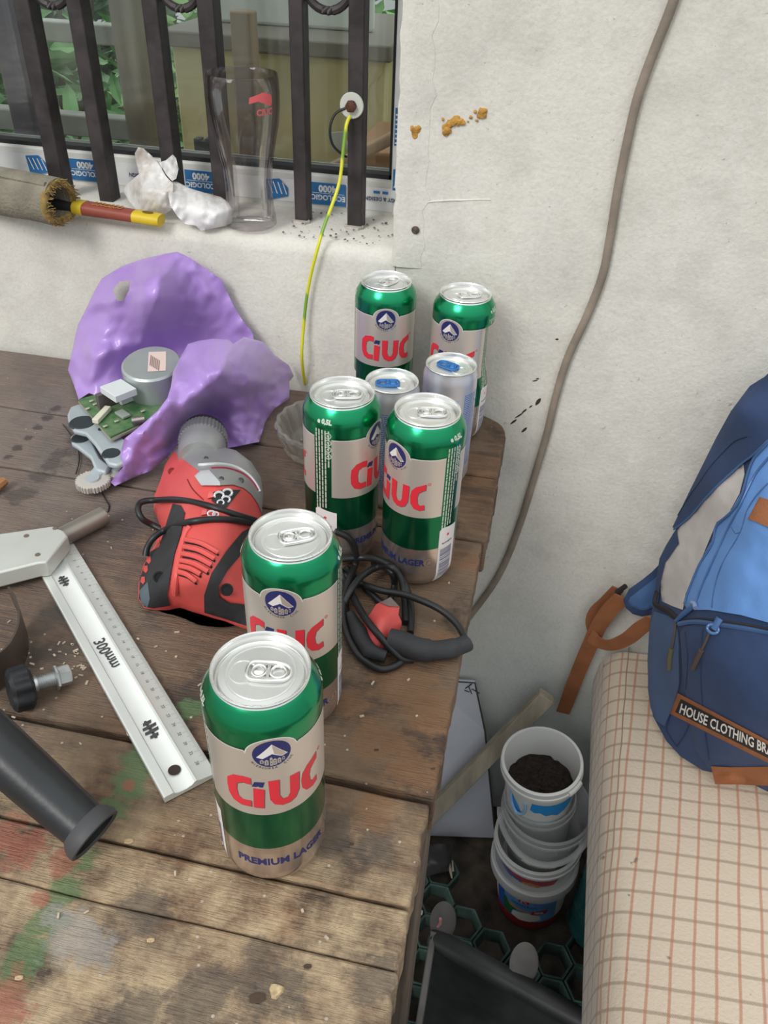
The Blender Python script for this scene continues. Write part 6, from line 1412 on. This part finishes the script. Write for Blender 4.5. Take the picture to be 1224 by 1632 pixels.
kf_ = tps([(1240, 585, 'y', .845), (1195, 615, 'y', .852), (1140, 700, 'y', .856), (1095, 805, 'y', .850), (1065, 865, 'y', .842), (1050, 900, 'y', .835), (1045, 950, 'y', .815), (1036, 990, 'y', .795), (1032, 1060, 'y', .775), (1035, 1110, 'y', .762), (1045, 1150, 'z', CZ + .022), (1075, 1192, 'z', CZ + .019), (1120, 1228, 'z', CZ + .018), (1180, 1240, 'z', CZ + .018), (1240, 1270, 'z', CZ + .018), (1330, 1300, 'z', CZ + .018),
           (1180, 650, 'y', .825), (1130, 780, 'y', .815), (1240, 690, 'y', .790), (1180, 760, 'y', .790), (1140, 840, 'y', .785), (1090, 950, 'y', .765), (1200, 830, 'y', .735), (1160, 900, 'y', .725), (1120, 970, 'y', .715), (1240, 900, 'y', .700), (1200, 985, 'y', .672), (1100, 1010, 'y', .705), (1075, 1060, 'y', .720), (1085, 1110, 'y', .705), (1140, 1080, 'y', .655), (1200, 1080, 'y', .632), (1240, 1080, 'y', .622), (1120, 1170, 'y', .672), (1200, 1180, 'y', .628), (1150, 1225, 'y', .668), (1060, 1130, 'y', .735),
           (1330, 600, 'y', .85), (1330, 800, 'y', .74), (1330, 1000, 'y', .64), (1330, 1180, 'y', .62)])
_kf0 = kf_
def kf_(x, y): return min(_kf0(x, y), dep((x, y, 'z', CZ + .0175)))
bpk = thing('backpack', 'navy and light blue backpack with brown webbing leaning on the wall on the seat', 'backpack', (.30, .78, CZ))
out = P2(1330, 570, 1224, 597, 1195, 615, 1165, 655, 1140, 700, 1118, 755, 1095, 805, 1080, 845, 1064, 865, 1052, 890, 1046, 930, 1040, 968, 1035, 1000, 1032, 1050, 1033, 1100, 1041, 1142, 1062, 1181, 1085, 1206, 1120, 1228, 1150, 1234, 1180, 1240, 1224, 1262, 1330, 1300)
def pkback(x, y, t_):
    p = pt(x, y, t_); c_ = Vector((.36, .87, -.13)); q = c_.lerp(p, .86); r_ = ray(x, y); yb = .872
    q2 = CAM + r_ * (yb / r_.y) ; q2 = Vector((.36, yb, -.13)).lerp(q2, .84)
    return Vector((q2.x, yb, max(q2.z, CZ + .024)))
mb = MB(); relief(mb, out, kf_, 11, back=pkback); mk('main_body', mb, NAVY, bpk, smooth=70)
def kp(name, poly, m_, off, h=9, th=.004, parent=bpk, **kw):
    mb = MB(); relief(mb, poly, kf_, h, thick=off + th, off=off, **{k: v for k, v in kw.items() if k == 'wr'}); return mk(name, mb, m_, parent, smooth=70, label=kw.get('label'))
def kline(name, pts, r, m_, off, parent=bpk, n=4):
    mb = MB(); mb.tube([pt(x, y, kf_(x, y) - off) for x, y in sp2(pts, n)], r, 6); return mk(name, mb, m_, parent)
# open top: pale lining between the navy lid and the light blue front
kp('lining', cA(1060, 575, 1045, 600, 930, 680, 800, 830, 700, 940, 640, 1040, 618, 1150, 636, 1300, 690, 1325, 745, 1345, 760, 1260, 800, 1180, 850, 1060, 920, 890, 985, 840, 1040, 740, 1066, 640), LINE, .0018, 8, .003, wr=wrk(9, .0035, 18), label='pale inner lining')
kp('lid_panel', cD(760, 120, 691, 170, 600, 255, 510, 345, 430, 440, 370, 540, 280, 690, 200, 850, 100, 1050, 0, 1260, -40, 1345, -10, 1365, 90, 1270, 200, 1140, 330, 1005, 500, 850, 570, 800, 691, 680, 760, 620), NAVY, .0060, 10, .006, label='navy lid panel')
kp('lid_edge', P2(1078, 842, 1062, 868, 1051, 890, 1045, 930, 1042, 962, 1049, 960, 1053, 925, 1060, 897, 1082, 866), NAVY, .0062, 5, .006)
kline('lid_seam', cD(0, 1255, 80, 1120, 160, 1010, 250, 880, 350, 770, 440, 685, 530, 652), .0006, SEAM, .0062)
kline('lid_piping', cD(-30, 1362, 90, 1268, 200, 1138, 330, 1003, 500, 850, 570, 798, 691, 680), .0012, MIDB, .0066)
kp('front_panel', P2(1330, 640, 1224, 703, 1200, 728, 1189, 755, 1181, 785, 1166, 812, 1140, 836, 1134, 862, 1112, 900, 1096, 938, 1089, 962, 1096, 972, 1130, 972, 1180, 980, 1224, 992, 1330, 1010), BLUE, .0042, 9, .005, wr=wrk(12, .0022, 34), label='light blue front panel')
kline('zip_edge', P2(1224, 706, 1202, 730, 1191, 757, 1183, 787, 1168, 814, 1142, 838, 1136, 864, 1114, 902, 1098, 940, 1091, 962), .0016, MIDB, .0060)
kline('zip_teeth', P2(1226, 728, 1206, 752, 1192, 778, 1178, 808, 1162, 838, 1146, 872, 1126, 916, 1112, 950, 1104, 970), .0012, ZIPB, .0066)
kline('panel_seam', P2(1224, 770, 1205, 790, 1190, 815, 1180, 848, 1160, 882, 1146, 910, 1138, 940, 1134, 968), .0007, MIDB, .0050)
kline('panel_seam', P2(1166, 840, 1172, 850, 1180, 848), .0006, MIDB, .0050)
kp('webbing_loop', cD(625, 1112, 700, 1135, 760, 1150, 760, 1370, 691, 1345, 610, 1310, 536, 1280), WEB, .0085, 8, .005, label='brown webbing loop')
# lower pocket
kp('front_pocket', P2(1330, 1022, 1224, 1008, 1160, 998, 1118, 994, 1090, 998, 1084, 1010, 1086, 1050, 1092, 1100, 1098, 1150, 1108, 1195, 1128, 1224, 1150, 1231, 1180, 1238, 1224, 1259, 1330, 1296), NAVY, .0055, 9, .006, wr=wrk(15, .0012, 30), label='navy front pocket')
kp('side_pocket', cC(110, 165, 160, 180, 220, 200, 270, 235, 285, 300, 295, 400, 300, 600, 300, 720, 280, 800, 240, 920, 200, 1050, 120, 1000, 80, 900, 60, 760, 62, 500, 70, 320, 90, 220), mat('pack_side', (0.060, 0.105, 0.215), .9, 0, .2, 14, .2, 900, sheen=.04), .0042, 8, .005, label='blue grey side pocket')
kline('pocket_binding', cC(135, 15, 118, 80, 125, 115, 170, 140, 215, 160, 260, 200, 295, 225), .0036, EDGE, .0070)
for lst in (cC(290, 300, 300, 420, 310, 600, 300, 740, 270, 850, 225, 960, 195, 1050, 230, 1130, 280, 1200), cC(480, 300, 470, 480, 468, 700, 480, 900, 500, 1100, 530, 1300), cC(345, 320, 365, 520, 350, 760), cC(370, 1040, 340, 1110, 280, 1200)):
    kline('pocket_seam', lst, .0007, SEAM, .0062)
kline('zip_tape', cC(300, 262, 400, 245, 520, 250, 650, 268, 800, 290, 979, 322, 1100, 340), .0030, MIDB, .0056)
kline('zip_teeth', cC(330, 232, 450, 222, 560, 232, 700, 250, 850, 274, 979, 300, 1100, 318), .0014, EDGE, .0086)
def kz(pts, r, off, name, m_, parent=bpk): 
    mb = MB(); mb.tube([pt(x, y, kf_(x, y) - off) for x, y in pts], r, 8); return mk(name, mb, m_, parent, smooth=50)
kz(cC(275, 238, 330, 190, 390, 140, 412, 118), [.0022, .0032, .0032, .0026], .011, 'zip_pull', ZIPB)
kz(cC(400, 100, 420, 108, 425, 140), .0030, .010, 'zip_slider', mat('slider_pale', (0.30, 0.40, 0.62), .35, .4))
zp_ = cC(610, 218, 585, 262, 560, 300); p = [pt(x, y, kf_(x, y) - .013) for x, y in zp_]
pl = mk('zip_pull', MB().tube(p, [.0038, .0034, .0036], 10, flat=.4), ZIPB, bpk, smooth=50)
cx, cy = cC(558, 300)[0]; pc = pt(cx, cy, kf_(cx, cy) - .0135); nn_ = (CAM - pc).normalized(); Mq = nn_.to_track_quat('Z', 'Y').to_matrix()
mk('pull_ring', MB().tube([pc + Mq @ Vector((.0056 * math.cos(a), .0044 * math.sin(a), 0)) for a in [2 * math.pi * k / 18 for k in range(18)]], .0017, 8, loop=True), ZIPB, pl)
CRD = mat('pull_cord', (0.075, 0.055, 0.050), .85)
kz(cC(540, 305, 525, 340, 500, 400, 470, 460), .0016, .0115, 'pull_cord', CRD); kz(cC(470, 462, 440, 520, 405, 600), [.0030, .0034, .0030], .0115, 'cord_tab', CRD)
kz(cC(272, 240, 268, 300, 250, 420, 240, 450), .0015, .0095, 'pull_cord', CRD); kz(cC(240, 452, 228, 520, 222, 605), [.0030, .0036, .0032], .0095, 'cord_tab', mat('tab_olive', (0.10, 0.09, 0.055), .8))
# lettered patch
pz = lambda poly, m_, off, nm, par=bpk, h=9, lab=None: kp(nm, poly, m_, off, h, .003, par, label=lab)
patch = pz(cC(290, 790, 980, 1155, 1250, 1290, 1250, 1455, 980, 1325, 228, 948), WEB, .0090, 'patch', lab='brown edged patch with white lettering')
pz(cC(312, 836, 980, 1190, 1250, 1325, 1250, 1420, 980, 1288, 268, 935), PBLK, .0105, 'patch_field', patch)
tx = text2d('HOUSE CLOTHING BRAND', 1.0, .022, align='LEFT', xs=.62, hmax=.4)
xs_ = [q[0] for q in tx[0]]; ys_ = [q[1] for q in tx[0]]; x0_, x1_ = min(xs_), max(xs_); y0_, y1_ = min(ys_), max(ys_)
# baseline and cap line of the lettering along the patch
a0_ = Vector(cC(298, 942)[0]); a1_ = Vector(cC(318, 868)[0]); bdir = Vector(cC(979, 1263)[0]) - a0_; cdir = Vector(cC(979, 1182)[0]) - a1_
Lfull = 1.20
mb = MB(); vs = []
for x, y in tx[0]:
    u = (x - x0_) / (x1_ - x0_) * Lfull; w_ = (y - y0_) / (y1_ - y0_)
    q = (a0_ + bdir * u).lerp(a1_ + cdir * u, w_); vs.append(pt(q.x, q.y, kf_(q.x, q.y) - .0118 / ray(q.x, q.y).length))
mb.add(vs, tx[1]); mk('patch_lettering', mb, PWHT, patch, smooth=0, label='white lettering')
pz(cC(542, 1350, 700, 1358, 979, 1352, 1250, 1350, 1250, 1510, 979, 1500, 760, 1490, 575, 1487), WEB, .0085, 'base_webbing', lab='brown base webbing')
# padded shoulder strap and its brown webbing, hanging off the left side
sfn = tps([(1050, 895, 'y', .842), (1020, 920, 'y', .850), (998, 938, 'y', .846), (992, 960, 'y', .838), (1005, 978, 'y', .830), (1030, 982, 'y', .826), (1048, 950, 'y', .838), (1020, 950, 'y', .832), (1060, 870, 'y', .85)])
mb = MB(); relief(mb, cB(640, 0, 600, 40, 550, 80, 480, 130, 448, 190, 462, 232, 500, 265, 548, 278, 600, 268, 650, 255, 670, 180, 655, 60), sfn, 6, thick=.012); strap = mk('shoulder_strap', mb, NAVY, bpk, smooth=60, label='navy padded shoulder strap')
mb = MB(); relief(mb, cB(640, 55, 590, 95, 530, 140, 485, 175, 474, 200, 490, 222, 540, 245, 575, 245, 610, 225, 645, 150), sfn, 6, thick=.006, off=.004); mk('strap_face', mb, MIDB, strap, smooth=60, label='blue strap face')
def ribbon(name, pts, wd_, m_, par=bpk, flatv=None):
    """a flat band: pts are (px, py, Y) along its middle; its width direction follows the picture of the edges"""
    P = spline([ony(x, y, Y) for x, y, Y in pts], 6); rg = []
    for i, p in enumerate(P):
        d_ = (P[min(i + 1, len(P) - 1)] - P[max(i - 1, 0)]).normalized(); f_ = i / (len(P) - 1)
        fv = flatv[0].lerp(flatv[1], f_) if flatv else Vector((0, -1, 0))
        s_ = d_.cross(fv).normalized(); n_ = s_.cross(d_).normalized(); ww = wd_[0] + (wd_[1] - wd_[0]) * f_
        rg.append([p + s_ * ww + n_ * .0008, p - s_ * ww + n_ * .0008, p - s_ * ww - n_ * .0008, p + s_ * ww - n_ * .0008])
    return mk(name, MB().loft(rg), m_, par, smooth=50)
ribbon('strap_webbing', [(993, 952, .842), (972, 972, .848), (955, 996, .852), (944, 1020, .854), (930, 1052, .858), (915, 1088, .862), (904, 1118, .866), (897, 1136, .866)], (.0118, .0100), WEB).__setitem__('label', 'brown webbing tail')
ribbon('strap_webbing', [(985, 938, .858), (966, 958, .860), (950, 974, .862), (944, 990, .862), (948, 1008, .858)], (.0085, .0095), WEB)
ribbon('strap_webbing', [(940, 1012, .852), (955, 1024, .842), (975, 1028, .832), (1000, 1018, .822), (1022, 1000, .812), (1042, 988, .804)], (.0110, .0110), WEB)
mb = MB(); p0 = ony(993, 945, .836); 
for a_, b_ in (((983, 944), (997, 934)), ((983, 944), (986, 952))): mb.tube([ony(a_[0], a_[1], .848), ony(b_[0], b_[1], .845)], .0034, 8)
mk('strap_buckle', mb, EDGE, bpk)
